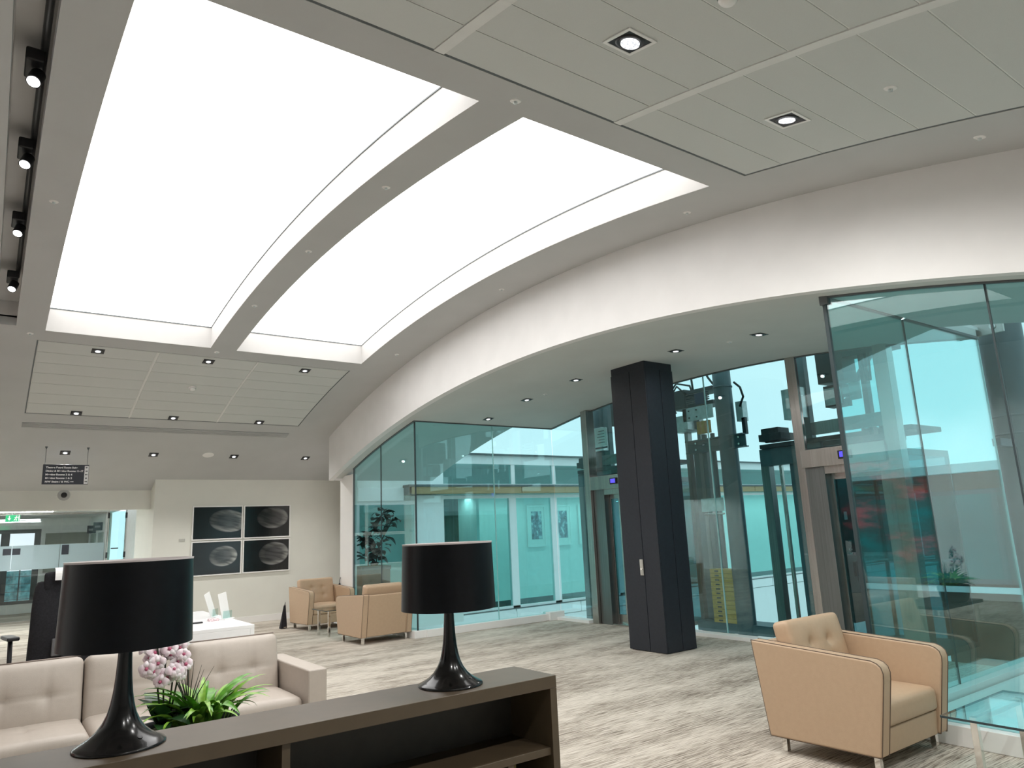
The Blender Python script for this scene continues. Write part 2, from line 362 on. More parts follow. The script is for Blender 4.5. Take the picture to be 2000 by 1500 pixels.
vslab(mb, SLOT[0], SLOT[1], SLOT[2], SLOT[2] + .02, -.1, -.32, 2)
mb.build('slot_lining', PLASTER, ceiling)
# ceiling tiles
def tiles(colx, y0, y1, n, m, mdark):
    for (a, b) in colx:
        for k in range(n):
            ya = y0 + (y1 - y0) * k / n; yb = y0 + (y1 - y0) * (k + 1) / n
            mb = MB(); vslab(mb, a + .003, b - .003, ya + .004, yb - .004, .0, -.0045, 2)
            mb.build('ceiling_tile', m, ceiling, bevel=.002, seg=1)
tiles([(PX0 + .02, 1.705), (1.735, 3.05), (3.08, PX1 - .02)], FARP[0] + .02, FARP[1] - .02, 7, TILE, None)
near_cols = [(PX0 + .02, 1.79), (1.855, 3.155), (3.215, PX1 + .05)]
tiles(near_cols, -.13, 3.035, 10, TILE, None)
mb = MB()
for a, b in ((1.79, 1.855), (3.155, 3.215)): vslab(MB(), a, b, -.6, 3.04, .004, -.02).build('ceiling_rail', mat('pale_ceiling_rail', (.76, .76, .74), .6, var=.02), ceiling)
mb = MB()
for a, b in ((1.708, 1.732), (3.053, 3.077)): vslab(MB(), a, b, FARP[0] + .02, FARP[1] - .02, .002, -.02).build('ceiling_rail', MATS['pale_ceiling_rail'], ceiling)
# reveals + luminous bays
DP = .30
for i, (a, b) in enumerate(BAYS):
    mb = MB(); t = .02
    vslab(mb, a - t, a + .004, BY0 - t, BY1 + t, -.001, -DP - .03); vslab(mb, b - .004, b + t, BY0 - t, BY1 + t, -.001, -DP - .03)
    vslab(mb, a, b, BY0 - t, BY0 + .004, -.001, -DP - .03, 2); vslab(mb, a, b, BY1 - .004, BY1 + t, -.001, -DP - .03, 2)
    mb.build('light_well_reveal', REVEAL, ceiling)
    mb = MB(); g = .012
    vslab(mb, a, a + g, BY0, BY1, -DP + .012, -DP - .005); vslab(mb, b - g, b, BY0, BY1, -DP + .012, -DP - .005)
    vslab(mb, a + g, b - g, BY1 - g, BY1, -DP + .012, -DP - .005, 2); vslab(mb, a + g, b - g, BY0, BY0 + g, -DP + .012, -DP - .005, 2)
    mb.build('shadow_gap', GREYW, ceiling)
    mb = MB(); vslab(mb, a + g, b - g, BY0 + g, BY1 - g, -DP, -DP - .01)
    tag(mb.build('luminous_ceiling_panel', LIGHTM), ['long curved white luminous panel in the larger left ceiling well', 'long curved white luminous panel in the right ceiling well beside the arched fascia'][i], 'ceiling light', 'luminous ceiling panels')
# fascia (arched) + lobby soffit
mb = MB(); vslab(mb, XF, XF + .1, YN, 13.23, -.1, .835, 60)
fas = struct('wall_right', mb, PLASTER)
mb = MB(); vslab(mb, XF + .1, 8.42, 3.07, 10.25, .735, .835, 30); vslab(mb, XF + .1, 7.5, YN, 3.07, .735, .835, 20); vslab(mb, XF + .1, 7.5, 10.25, 13.23, .735, .835, 14)
soffit = struct('ceiling', mb, mat('grey_soffit_paint', (.60, .62, .60), .9, var=.02, vscale=2, spec=.15))
mb = MB(); vslab(mb, XF + .1, 8.5, 3.07, 10.25, .70, .735, 20); mb.build('roof_deck', PLASTER, soffit)
mb = MB(); mb.box(XF + .1, 5.62, 13.13, 13.23, zc(13.23, .835), zc(13.23)); mb.build('fascia_end', PLASTER, fas)
# ------------------------------------------------------------------ walls
mb = MB(); mb.box(2.53, 6.4, 15.05, 15.25, 0, 3.1); wfar = struct('wall_back', mb, WALLC)
mb = MB(); mb.box(2.53, 2.75, 15.25, 17, 0, 3.0); mb.build('side_return', WALLC, wfar)
mb = MB(); mb.box(-3.2, 2.53, 15.45, 15.65, 2.262, 3.0); header = struct('wall_back', mb, WALLC)
mb = MB(); mb.box(2.53, 6.3, 15.035, 15.05, 0, .12); struct('baseboard_back', mb, TRIMW)
mb = MB(); mb.box(-3.3, -3.2, YN, 26, 0, 4.7); struct('wall_left', mb, PLASTER)
mb = MB(); mb.box(-3.2, 7.6, YN - .1, YN, 0, 4.6); struct('wall_front', mb, PLASTER)
# post and glass returns
mb = MB(); mb.box(5.47, 5.56, 12.66, 13.23, 0, zc(13.0, .835)); mb.prism([(5.56, 13.23), (5.62, 13.23), (6.42, 15.05), (6.30, 15.05)], 'z', 0, zc(13.3)); post = struct('trim_1', mb, TRIMW, bevel=.004)
# ------------------------------------------------------------------ glazing
def arch_pane(name, x, y0, y1, z0, parent, n=6, m=None):
    poly = [(y0, z0), (y1, z0)] + [(y1 + (y0 - y1) * i / n, zc(y1 + (y0 - y1) * i / n, .837)) for i in range(n + 1)]
    mb = MB(); mb.prism(poly, 'x', x - .006, x + .006); return mb.build(name, m or GL, parent)
def flat_pane(name, y, x0, x1, z0, z1, parent, m=None):
    mb = MB(); mb.box(x0, x1, y - .006, y + .006, z0, z1); return mb.build(name, m or GL, parent)
SH = .11
# window 1 : far glass along Y and the lobby's far side
w1 = struct('window_1', MB().box(5.42, 5.62, 10.2, 12.66, 0, SH), TRIMW, bevel=.005)
arch_pane('pane', 5.5, 10.25, 11.49, SH, w1); arch_pane('pane', 5.5, 11.5, 12.65, SH, w1)
mb = MB(); mb.box(5.492, 5.508, 11.488, 11.502, SH, zc(11.5, .84)); mb.build('seal', SEAL, w1)
mb = MB(); vslab(mb, 5.48, 5.52, 10.25, 12.66, .825, .85); mb.build('head_channel', GREYW, w1)
mb = MB(); mb.box(5.485, 5.515, 12.63, 12.66, SH, zc(12.66, .84)); mb.build('side_channel', GREYW, w1)
w2 = struct('window_2', MB().box(5.62, 8.0, 10.17, 10.33, 0, SH).box(8.0, 8.32, 10.12, 10.33, 0, SH + .03), TRIMW, bevel=.005)
zt = zc(10.25, .837)
flat_pane('pane', 10.25, 5.51, 7.015, SH, zt, w2); flat_pane('pane', 10.25, 7.025, 8.34, SH, zt, w2)
mb = MB(); mb.box(5.492, 5.512, 10.24, 10.26, SH, zt); mb.build('corner_seal', SEAL, w2)
mb = MB(); mb.box(7.014, 7.026, 10.242, 10.258, SH, zt); mb.build('seal', EDGE, w2)
mb = MB(); mb.box(5.48, 8.36, 10.23, 10.27, zt - .012, zt + .015); mb.build('head_channel', GREYW, w2)
# window 3 : near glass running along Y, and window 4 : its return into the lobby
w3 = struct('window_3', MB().box(5.42, 5.60, YN, 3.12, 0, SH + .02), TRIMW, bevel=.005)
arch_pane('pane', 5.5, 1.905, 3.07, SH + .02, w3, 6, GLN); arch_pane('pane', 5.5, .70, 1.895, SH + .02, w3, 6, GLN); arch_pane('pane', 5.5, -.5, .69, SH + .02, w3); arch_pane('pane', 5.5, YN, -.51, SH + .02, w3, 10)
mb = MB(); vslab(mb, 5.48, 5.52, YN, 3.09, .825, .85); mb.build('head_channel', GREYW, w3)
mb = MB()
for y in (1.9, .695, -.505): MB().box(5.492, 5.508, y - .006, y + .006, SH, zc(y, .84)).build('seal', SEAL, w3)
w4 = struct('window_4', MB().box(5.60, 8.42, 2.98, 3.16, 0, SH), TRIMW, bevel=.005)
zt3 = zc(3.07, .837)
flat_pane('pane', 3.07, 5.51, 6.80, SH, zt3, w4); flat_pane('pane', 3.07, 6.81, 8.40, SH, zt3, w4)
mb = MB(); mb.box(5.485, 5.515, 3.055, 3.085, SH, zt3); mb.build('corner_seal', SEAL, w4)
mb = MB(); mb.box(6.799, 6.811, 3.062, 3.078, SH, zt3); mb.build('seal', SEAL, w4)
mb = MB(); mb.box(8.396, 8.412, 3.062, 3.078, SH, zt3); mb.build('corner_edge', EDGE, w4)
mb = MB(); mb.box(5.48, 8.42, 3.05, 3.09, zt3 - .012, zt3 + .015); mb.box(5.47, 5.53, 3.03, 3.10, zt3 - .07, zt3 + .01); mb.build('head_channel', GREYW, w4)
# white ledges outside near glass (atrium side)
mb = MB(); mb.box(5.62, 6.15, YN, 2.55, -.3, .02); mb.box(5.62, 8.4, 2.62, 2.96, -.3, .06); mb.box(6.15, 6.22, YN, 2.6, -.3, .04)
struct('trim_2', mb, TRIMW, bevel=.004)
# facade between the lifts : window 5
FX = 8.35
w5 = struct('window_5', MB().box(8.15, 8.33, 5.32, 8.1, 0, .05).box(8.15, 8.33, 9.30, 10.12, 0, .05), TRIMW, bevel=.004)
def fpane(y0, y1, z0=.05): return arch_pane('pane', FX, y0, y1, z0, w5, 4)
fpane(5.32, 6.66); fpane(6.68, 8.1); fpane(9.29, 10.24)
arch_pane('pane', FX, 4.12, 5.15, 2.4, w5, 3); arch_pane('pane', FX, 8.12, 9.1, 2.4, w5, 3)
mb = MB(); mb.box(8.342, 8.358, 6.662, 6.678, .05, zc(6.67, .84)); mb.build('seal', EDGE, w5)
mb = MB(); vslab(mb, 8.33, 8.37, 3.09, 10.24, .825, .85); mb.build('head_channel', GREYW, w5)
# ------------------------------------------------------------------ stainless mullions and lifts
def lift(name, label, ya, yb, pro):
    """ya = outer (far) side of the opening, yb = near side"""
    t = thing(name, label, 'lift', (FX, (ya + yb) / 2, 0))
    cy = (ya + yb) / 2
    def L(y): return y - cy
    zt = zc(ya, .84)
    mb = MB(); mb.box(-pro, .02, L(ya), L(ya) + .14, 0, zc(ya + .05, .835)); mb.build('mullion', STEEL, t, bevel=.004)
    mb = MB(); mb.box(-.13, .02, L(yb) - .16, L(yb), 0, zc(yb - .08, .835)); mb.build('mullion', STEEL, t, bevel=.004)
    # transom, fascia with display
    mb = MB(); mb.box(-.16, .10, L(yb), L(ya), 2.15, 2.37); mb.build('header', STEEL, t, bevel=.004)
    mb = MB(); mb.box(.14, .20, L(yb) + .02, L(ya) - .01, 2.58, 2.74); mb.build('transom_beam', STEELD, t, bevel=.003)
    d = MB().box(-.18, -.16, -.13, .03, 2.215, 2.315).build('display_panel', BLKP, t, bevel=.004)
    MB().box(-.183, -.181, -.10, .005, 2.235, 2.30).build('blue_screen', BLUE, d)
    # jambs and door frame
    for s, y0, y1 in ((1, L(ya) - .26, L(ya) - .005), (-1, L(yb) + .005, L(yb) + .12)):
        MB().box(-.10, .04, y0, y1, 0, 2.15).build('jamb', STEEL if s < 0 else STEELD, t, bevel=.004)
    MB().box(-.10, .04, L(yb) + .12, L(ya) - .26, 2.06, 2.15).build('door_head', STEEL, t, bevel=.003)
    MB().box(-.10, .3, L(yb) + .12, L(ya) - .26, 0, .02).build('door_sill', STEEL, t, bevel=.003)
    y0, y1 = L(yb) + .12, L(ya) - .26; mid = y0 + (y1 - y0) * .62
    for k, (a, b, dx) in enumerate(((y0, mid, .0), (mid - .02, y1, .045))):
        fr = MB(); x0 = -.03 + dx; w = .035
        fr.box(x0, x0 + .03, a, a + w, .02, 2.06); fr.box(x0, x0 + .03, b - w, b, .02, 2.06); fr.box(x0, x0 + .03, a + w, b - w, 1.99, 2.06); fr.box(x0, x0 + .03, a + w, b - w, .02, .16)
        dd = fr.build('door_leaf', STEEL, t, bevel=.002)
        MB().box(x0 + .01, x0 + .02, a + w, b - w, .16, 1.99).build('door_glass', GLDOOR, dd)
    # car
    X0, X1 = .18, 1.45; a, b = L(yb) + .02, L(ya) - .05
    c = MB(); c.box(X0, X1, a, b, -.06, 0.0); c.box(X0, X1, a, b, 2.22, 2.30)
    for px in (X0, X1 - .04):
        for py in (a, b - .04): c.box(px, px + .04, py, py + .04, 0, 2.22)
    cr = c.build('car_frame', STEELD, t, bevel=.003)
    MB().box(X1 - .03, X1 - .02, a + .04, b - .04, .0, 2.22).build('rear_glass', GLDOOR, cr)
    MB().box(X0 + .04, X1 - .04, a, a + .01, .0, 2.22).build('side_glass', GLDOOR, cr)
    MB().box(X0 + .04, X1 - .04, b - .01, b, .0, 2.22).build('side_glass', GLDOOR, cr)
    pnl = MB().box(X0 + .25, X0 + .50, b - .05, b - .012, .25, 2.2).build('control_panel', STEELD, t, bevel=.003)
    for k in range(4):
        for q in range(2): MB().tube([(X0 + .31 + .05 * q, b - .05, 1.08 + .05 * k), (X0 + .31 + .05 * q, b - .062, 1.08 + .05 * k)], .014, 10).build('call_button', CHROME, pnl)
    mb = MB(); mb.box(X0 + .36, X0 + .44, b - .09, b - .05, .80, .98); mb.tube([(X0 + .36, b - .09, .80), (X0 + .38, b - .1, .6), (X0 + .42, b - .09, .8)], .006, 6); mb.build('handset', BLKP, pnl)
    MB().box(X0 + .30, X0 + .37, b - .054, b - .05, 1.5, 1.6).build('notice', PAPER, pnl)
    mb = MB(); mb.tube([(X0 + .15, a + .06, .95), (X1 - .08, a + .06, .95), (X1 - .08, b - .06, .95), (X0 + .55, b - .06, .95)], .018, 8); mb.build('handrail', CHROME, cr)
    # shaft frame behind the facade, offset to the far side
    o = MB(); o.box(.50, .62, L(ya) + .10, L(ya) + 1.05, 2.28, 2.52); o.build('shaft_header', GREYST, t, bevel=.004)
    MB().box(.50, .62, L(ya) + .92, L(ya) + 1.05, -.6, 2.28).build('shaft_post', STEELD, t, bevel=.004)
    MB().box(.54, .62, L(ya) + .44, L(ya) + .62, -.6, 2.28).build('shaft_post', GREYST, t, bevel=.004)
    MB().box(.56, .60, L(ya) + .76, L(ya) + .80, -.6, 2.28).build('guide_rail', STEEL, t)
    # machinery above the car
    g = MB(); g.box(.45, 1.2, L(yb) - .05, L(ya) + 1.0, 2.52, 2.58); g.box(.3, .42, a, b, 2.40, 2.50)
    for k in range(4): g.box(.35, .5, a + .12 + .11 * k, a + .16 + .11 * k, 2.40, 2.60)
    g.build('machine_deck', DARKM, t, bevel=.003)
    g = MB(); g.box(.42, .75, L(ya) + .62, L(ya) + .98, 2.62, 2.72); g.box(.45, .72, L(ya) + .68, L(ya) + .95, 2.72, 2.80); g.tube([(.5, L(ya) + .72, 2.66), (.5, L(ya) + .92, 2.66)], .06, 12); g.build('pulley_block', DARKM, t, bevel=.004)
    g = MB(); g.box(.62, .72, L(ya) + .28, L(ya) + .50, 2.5, zt + .3); g.build('lift_mast', GREYST, t, bevel=.004)
    g = MB(); g.box(.48, .64, L(ya) + .30, L(ya) + .58, 2.88, 3.30); g.build('junction_box', ALU, t, bevel=.004)
    g = MB(); g.box(.42, .75, L(ya) - .38, L(ya) - .02, 3.26, 3.75); g.box(.42, .62, L(ya) - .34, L(ya) - .08, 2.94, 3.22); g.box(.5, .6, L(ya) - .62, L(ya) - .55, 2.6, 3.6); g.box(.5, .6, L(ya) - .80, L(ya) - .74, 2.6, 3.6); g.box(.45, .7, L(yb) + .05, L(ya) - .35, 3.55, 3.68)
    g.build('drive_unit', DARKM, t, bevel=.004)
    MB().box(.40, .42, L(ya) - .32, L(ya) - .10, 2.96, 3.18).build('cover_plate', ALU, t, bevel=.002); MB().box(.40, .43, L(ya) - .58, L(ya) - .44, 2.98, 3.2).build('cover_plate', ALU, t, bevel=.002)
    g = MB()
    for k in range(3): g.tube([(.5, L(ya) - .3 - .1 * k, 3.6), (.45, L(ya) - .45 - .08 * k, 3.75), (.5, L(ya) - .6 - .05 * k, 3.62), (.5, L(ya) - .62 - .03 * k, 3.2)], .014, 6)
    g.build('cable', RUBBER, t, smooth=True)
    g = MB(); g.box(-.02, .06, L(yb) - .10, L(yb) + .04, zt - .22, zt - .02); g.build('patch_fitting', STEEL, t, bevel=.01)
    MB().tube([(-.03, L(yb) - .03, zt - .13), (.0, L(yb) - .03, zt - .13)], .022, 12).build('bolt', CHROME, skids(t)[-1])
    # buffer beams below
    g = MB(); g.box(.3, 1.2, L(ya) + .4, L(ya) + .52, -.3, -.12); g.box(.3, 1.4, L(ya) + .9, L(ya) + 1.0, -.35, -.15); g.build('pit_beam', GREYST, t, bevel=.004)
    return t
l2 = lift('lift', 'steel framed glass lift nearer the armchair, partly seen through the glass screen', 5.16, 4.10, .035)
l1 = lift('lift', 'glass passenger lift half hidden behind the charcoal column', 9.10, 8.05, .16)
pl = thing('placard', 'white printed notice card hung on the machinery above the lift behind the column', 'notice', (8.6, 9.2, 3.08))
MB().box(0, .006, -.15, .15, -.16, .16).build('card', PAPER, pl); mb = MB()
for k in range(5): mb.box(-.002, 0, -.10, .05 + .02 * (k % 3), .10 - .05 * k, .112 - .05 * k)
mb.build('printed_lines', GREYW, pl); MB().box(-.004, .01, -.15, .15, -.20, -.17).build('clip', DARKM, pl)
# ------------------------------------------------------------------ hoist tower between the lifts
tw = thing('hoist_tower', 'grey steel hoist tower with motor and rails behind glass, right of the charcoal column', 'lift machinery', (9.0, 7.0, -4))
def T(mb): 
    for i, v in enumerate(mb.v): mb.v[i] = (v[0] - 9.0, v[1] - 7.0, v[2] + 4)
    return mb
mb = MB()
for y in (7.72, 7.46, 7.04): T(MB().box(9.1, 9.2, y - .035, y + .035, -4, 3.3)).build('guide_rail', STEELD, tw, bevel=.003)
T(MB().box(9.05, 9.10, 7.30, 7.37, -4, 2.9)).build('guide_rail', GREYST, tw)
T(MB().box(9.05, 9.10, 7.15, 7.2, -4, 2.9)).build('guide_rail', GREYST, tw)
T(MB().box(9.12, 9.35, 7.40, 7.62, -4, 2.8)).build('hoist_casing', GREYST, tw, bevel=.005)
T(MB().box(8.95, 9.35, 7.55, 7.86, 3.35, 3.66)).build('motor_housing', DARKM, tw, bevel=.02, seg=3)
mb = MB(); mb.box(8.95, 9.3, 7.0, 7.5, 3.34, 3.40); mb.box(8.95, 9.3, 7.0, 7.55, 3.56, 3.62)
for k in range(5): mb.tube([(8.93, 7.5, 3.42 + .03 * k), (8.93, 7.05, 3.42 + .03 * k)], .011, 6)
T(mb).build('motor_frame', DARKM, tw, bevel=.003)
T(MB().box(8.92, 8.98, 7.12, 7.33, 3.36, 3.54)).build('control_box', mat('blue_black_box', (.012, .02, .06), .4, var=.1), tw, bevel=.004)
mb = MB(); mb.box(8.9, 8.93, 7.0, 7.58, 3.12, 3.33); mb.box(8.9, 9.3, 7.50, 7.58, 3.0, 3.33); p_ = T(mb).build('bracket_plate', ALU, tw, bevel=.003)
mb = MB()
for y in (7.45, 7.30, 7.1):
    for z in (3.17, 3.28): T(MB().tube([(8.885, y, z), (8.90, y, z)], .012, 8)).build('bolt', DARKM, p_)
T(MB().box(8.95, 9.25, 7.58, 7.82, 2.98, 3.24)).build('bracket_plate', ALU, tw, bevel=.003)
mb = MB()
for k in range(3): T(MB().box(8.95, 9.0, 7.30 - .09 * k, 7.36 - .09 * k, 2.90, 3.10)).build('rope_socket', YELLOW, tw, bevel=.004)
mb = MB(); z0, z1 = 2.60, 2.80
mb.box(8.88, 8.90, 6.44, 7.52, z0, z1); mb.box(8.82, 8.95, 6.44, 7.52, z1 - .015, z1); mb.box(8.82, 8.95, 6.44, 7.52, z0, z0 + .015)
ib = T(mb).build('cross_beam', GREYST, tw)
mb = MB()
for y in (7.34, 6.54):
    for z in (2.65, 2.75): T(MB().tube([(8.85, y, z), (8.88, y, z)], .016, 8)).build('bolt', CHROME, ib)
T(MB().box(8.95, 8.97, 7.0, 7.42, 1.70, 1.90)).build('bracket_plate', ALU, tw, bevel=.003)
T(MB().tube([(8.93, 7.35, 1.66), (8.93, 6.98, 1.66)], .014, 8)).build('tie_bar', STEEL, tw)
T(MB().box(8.9, 9.3, 6.35, 7.66, -.05, .09)).build('base_beam', GREYST, tw, bevel=.006)
T(MB().box(9.0, 9.12, 6.52, 6.64, 3.0, 3.3)).build('sensor_box', ALU, tw, bevel=.004)
T(MB().box(9.0, 9.06, 6.50, 6.56, 2.8, 3.05)).build('cable_tray', DARKM, tw, bevel=.004)
for pts in ([(9, 7.8, 3.3), (8.95, 7.9, 3.6), (8.95, 7.7, 3.78), (8.98, 7.45, 3.70), (9, 7.4, 3.5)], [(9, 7.4, 3.5), (8.95, 7.38, 3.8), (8.95, 7.42, 3.95)], [(9, 6.9, 3.5), (8.95, 7.05, 3.75), (8.95, 7.15, 3.95)], [(9, 6.62, 3.60), (8.97, 6.50, 3.50), (8.97, 6.46, 3.35), (9, 6.56, 3.22)], [(9, 7.75, 3.35), (8.9, 7.82, 3.55), (8.9, 7.65, 3.72), (8.95, 7.5, 3.55)]):
    T(MB().tube(pts, .017, 8)).build('cable', RUBBER, tw, smooth=True)
# counterweights
cw = thing('counterweight_stack', 'stack of yellow slotted counterweight blocks at the foot of the hoist tower', 'counterweight', (8.98, 7.11, .09))
for k in range(12):
    z = .064 * k; b = MB().box(-.09, .09, -.22, .22, z, z + .060).build('weight_block', YELLOW, cw, bevel=.004)
    MB().box(-.094, -.089, .06, .13, z + .018, z + .040).build('slot', DARKM, b)
# steel columns
def scol(name, label, x, y, r, z0, z1, rings):
    t = thing(name, label, 'column', (x, y, z0)); h = z1 - z0
    MB().tube([(0, 0, 0), (0, 0, h)], r, 32).build('shaft', GREYST, t, smooth=True, auto=.8)
    for z in rings: MB().lathe([(r + .001, z - z0 - .012), (r + .012, z - z0 - .01), (r + .012, z - z0 + .01), (r + .001, z - z0 + .012)], 32).build('collar', GREYST, t, smooth=True)
    return t
scol('steel_column', 'round grey painted steel column standing behind the facade glass beside the yellow weights', 8.95, 6.80, .135, -4, 6.5, (3.55,))
c2 = scol('steel_column', 'thick round grey steel column outside the glass at the right edge', 9.2, 3.12, .22, -4, 7, (2.55, 2.35))
MB().box(-.62, -.2, -.04, .04, 6.2, 6.28).build('arm', GREYST, c2); 
scol('steel_column', 'round dark steel column behind the far lift, mostly hidden by the charcoal column', 8.98, 9.62, .12, -4, 6.5, ())
br = thing('glass_bracket', 'large brushed steel plate bracket with two bolts at the top right glass corner', 'bracket', (8.5, 3.05, zt3 + .03))
MB().box(-.012, .012, -.22, .22, 0, .42).build('plate', STEEL, br, bevel=.01, seg=3)
for y in (-.12, .12): MB().tube([(-.03, y, .08), (0, y, .08)], .03, 16).build('bolt', CHROME, br)
tr = thing('roof_truss', 'grey tubular steel roof truss against the sky above the lifts', 'truss', (9.6, 6.0, 4.2))
for pts, r in (([(-.2, 3.2, -.05), (.6, -3.2, .28)], .12), ([(1.8, 3.4, 1.0), (1.8, -3.4, 1.0)], .09), ([(.1, .6, .1), (1.8, -.2, 1.0)], .05), ([(1.8, -.2, 1.0), (.5, -1.3, .2)], .05), ([(.5, -1.3, .2), (1.8, -2.2, 1.0)], .05), ([(.3, -.6, -1.0), (1.0, -1.6, .9)], .045)):
    MB().tube(pts, r, 16).build('tube', GREYST, tr, smooth=True, auto=.8)
# ------------------------------------------------------------------ far wing across the void
wg = thing('building', 'white rendered wing with teal windows and a ribbed timber band, across the glass atrium', 'building', (7, 15.05, -4))
def WG(name, m, parts, parent=None, bevel=0):
    mb = MB()
    for p in parts: mb.box(p[0] - 7, p[1] - 7, p[2] - 15.05, p[3] - 15.05, p[4] + 4, p[5] + 4)
    return mb.build(name, m, parent or wg, bevel=bevel)
XE = 46
WG('wall', WING, [(6.6, XE, 15.0, 15.3, -4, -.62), (8.09, 8.80, 15.0, 15.3, -.33, 2.45), (6.6, XE, 15.0, 15.3, 3.21, 3.43), (7.95, 8.80, 15.0, 15.3, 2.65, 3.21)])
for i in range(14): WG('spandrel_panel', WING, [(6.6 + 2.1 * i, 8.67 + 2.1 * i, 14.97, 15.0, -.60, -.35)], bevel=.004)
WG('sill', GREYW, [(6.6, XE, 14.96, 15.3, -.345, -.33)])
WG('skirting', GREYW, [(8.8, XE, 15.32, 15.34, -.33, -.16)])
WG('roof_edge', GREYW, [(7.2, XE, 14.9, 15.4, 3.43, 3.47)])
WG('parapet', WING, [(9.5, XE, 15.6, 15.8, 3.47, 3.50)])
for i in range(12): WG('timber_band', WOODB, [(7.74 + 3.2 * i, 10.92 + 3.2 * i, 14.72, 14.95, 2.47, 2.63)], bevel=.004)
WG('band_cap', GREYW, [(7.72, XE, 14.70, 15.0, 2.63, 2.68), (7.72, 7.80, 14.72, 15.0, 2.45, 2.65)])
WG('ledge', WING, [(6.6, 7.72, 14.95, 15.05, 2.33, 2.62)])
mx = [8.80, 10.95, 12.30, 14.6, 16.0, 18.2, 19.9, 22.1, 24.3, 26.5, 29, 32, 35, 38, 42, 46]
for a, b in zip(mx[:-1], mx[1:]):
    f = WG('window', WING, [(a, b, 15.02, 15.10, 2.36, 2.44), (b - .22, b, 15.02, 15.12, -.33, 2.36), (a, b, 15.02, 15.10, -.33, -.27)], bevel=.004)
    WG('pane', GLD, [(a, b - .22, 15.05, 15.06, -.27, 2.36)], f)
    f = WG('window', WING, [(a, b, 15.02, 15.10, 2.68, 2.72), (b - .12, b, 15.02, 15.12, 2.72, 3.21)], bevel=.004)
    WG('pane', GLD, [(a, b - .12, 15.05, 15.06, 2.72, 3.21)], f)
WG('corridor', TEALW, [(8.5, XE, 17.0, 17.1, -.4, 3.3), (8.5, XE, 15.3, 17, -.45, -.40), (8.5, XE, 15.3, 17, 2.46, 2.60), (8.4, 8.5, 15.3, 17, -.4, 3.3), (10.3, 10.38, 15.9, 17, -.4, 2.46)])
WG('roof', TEALW, [(6.6, XE, 15.3, 17.1, 3.3, 3.4)])
WG('door', BROWN, [(8.9, 9.75, 15.9, 15.95, -.4, 2.40)])
WG('window', WING, [(6.60, 8.09, 15.02, 15.08, 2.24, 2.33), (6.60, 6.66, 15.02, 15.08, -.33, 2.24), (8.03, 8.09, 15.02, 15.08, -.33, 2.24)])
WG('pane', GLD, [(6.66, 8.03, 15.04, 15.05, -.33, 2.24)], skids(wg)[-1])
WG('inner_wall', TEALW, [(6.6, 8.4, 16.2, 16.3, -.4, 3.3), (7.2, 8.4, 15.3, 15.4, 2.45, 3.3)])
WG('upper_panel', TEALW, [(6.6, 7.95, 15.0, 15.08, 2.62, 3.3)])
for i in range(6):  # added area lights that brighten the wing corridor, no fittings modelled
    al = bpy.data.lights.new('corridor_fill', 'AREA'); al.shape = 'RECTANGLE'; al.size = 3.6; al.size_y = .3; al.energy = CORRIDOR_W; al.color = (.95, 1, .98)
    ao = bpy.data.objects.new('corridor_fill', al); COL.objects.link(ao); ao.location = (11 + 4.2 * i, 16.3, 2.42)
# framed prints in the corridor
for i, (x, lab) in enumerate(((13.07, 'white framed harbour print in the atrium corridor, first seen left of the lift'), (14.05, 'white framed blue landscape print in the atrium corridor, middle of three'), (15.03, 'white framed print in the atrium corridor partly hidden by the lift frame, rightmost'))):
    t = thing('framed_print', lab, 'picture', (x, 16.96, 1.05), 0, 'framed prints in the corridor across the atrium')
    mb = MB(); w, h = .34, 1.2
    for b in ((-w, w, 0, .06), (-w, w, h - .06, h), (-w, -w + .05, .06, h - .06), (w - .05, w, .06, h - .06)): mb.box(b[0], b[1], -.02, .02, b[2], b[3])
    mb.build('frame', TRIMW, t, bevel=.003); MB().box(-w + .05, w - .05, .0, .01, .06, h - .06).build('mount', PAPER, t)
    MB().box(-.19, .19, -.005, 0, .22, h - .18).build('print', scenic('corridor_print_%d' % i, 3 + i * 7, (.02, .03, .05), (.12, .18, .25), (.6, .7, .75)), t)
nb = thing('building', 'invented low brown block with dark teal windows beyond the glass at the right', 'building', (14, 0, -4))  # made-up block, added to darken the view through the near glass
BRN = mat('brown_render', (.16, .10, .075), .8, var=.3, vscale=1.5); TEALP = mat('teal_panel', (.02, .16, .16), .4, var=.2, vscale=1)
MB().box(0, 3, -12, 6.4, 0, 6.2).build('wall', BRN, nb, bevel=.01); MB().box(-.25, 3, -12, 6.5, 6.2, 6.36).build('roof_slab', WING, nb, bevel=.01)
MB().box(-.12, 0, -12, 6.4, 4.15, 4.25).build('sill', WING, nb, bevel=.01)
for k in range(10):
    y = 6.0 - 1.7 * k; f = MB().box(-.06, 0, y - 1.5, y, 4.3, 5.9).build('window', GREYW, nb, bevel=.005); MB().box(-.075, -.06, y - 1.42, y - .08, 4.38, 5.82).build('pane', TEALP, f)
gr = MB().box(3, 60, -30, 60, -4.3, -4.0); struct('floor', gr, GROUND)
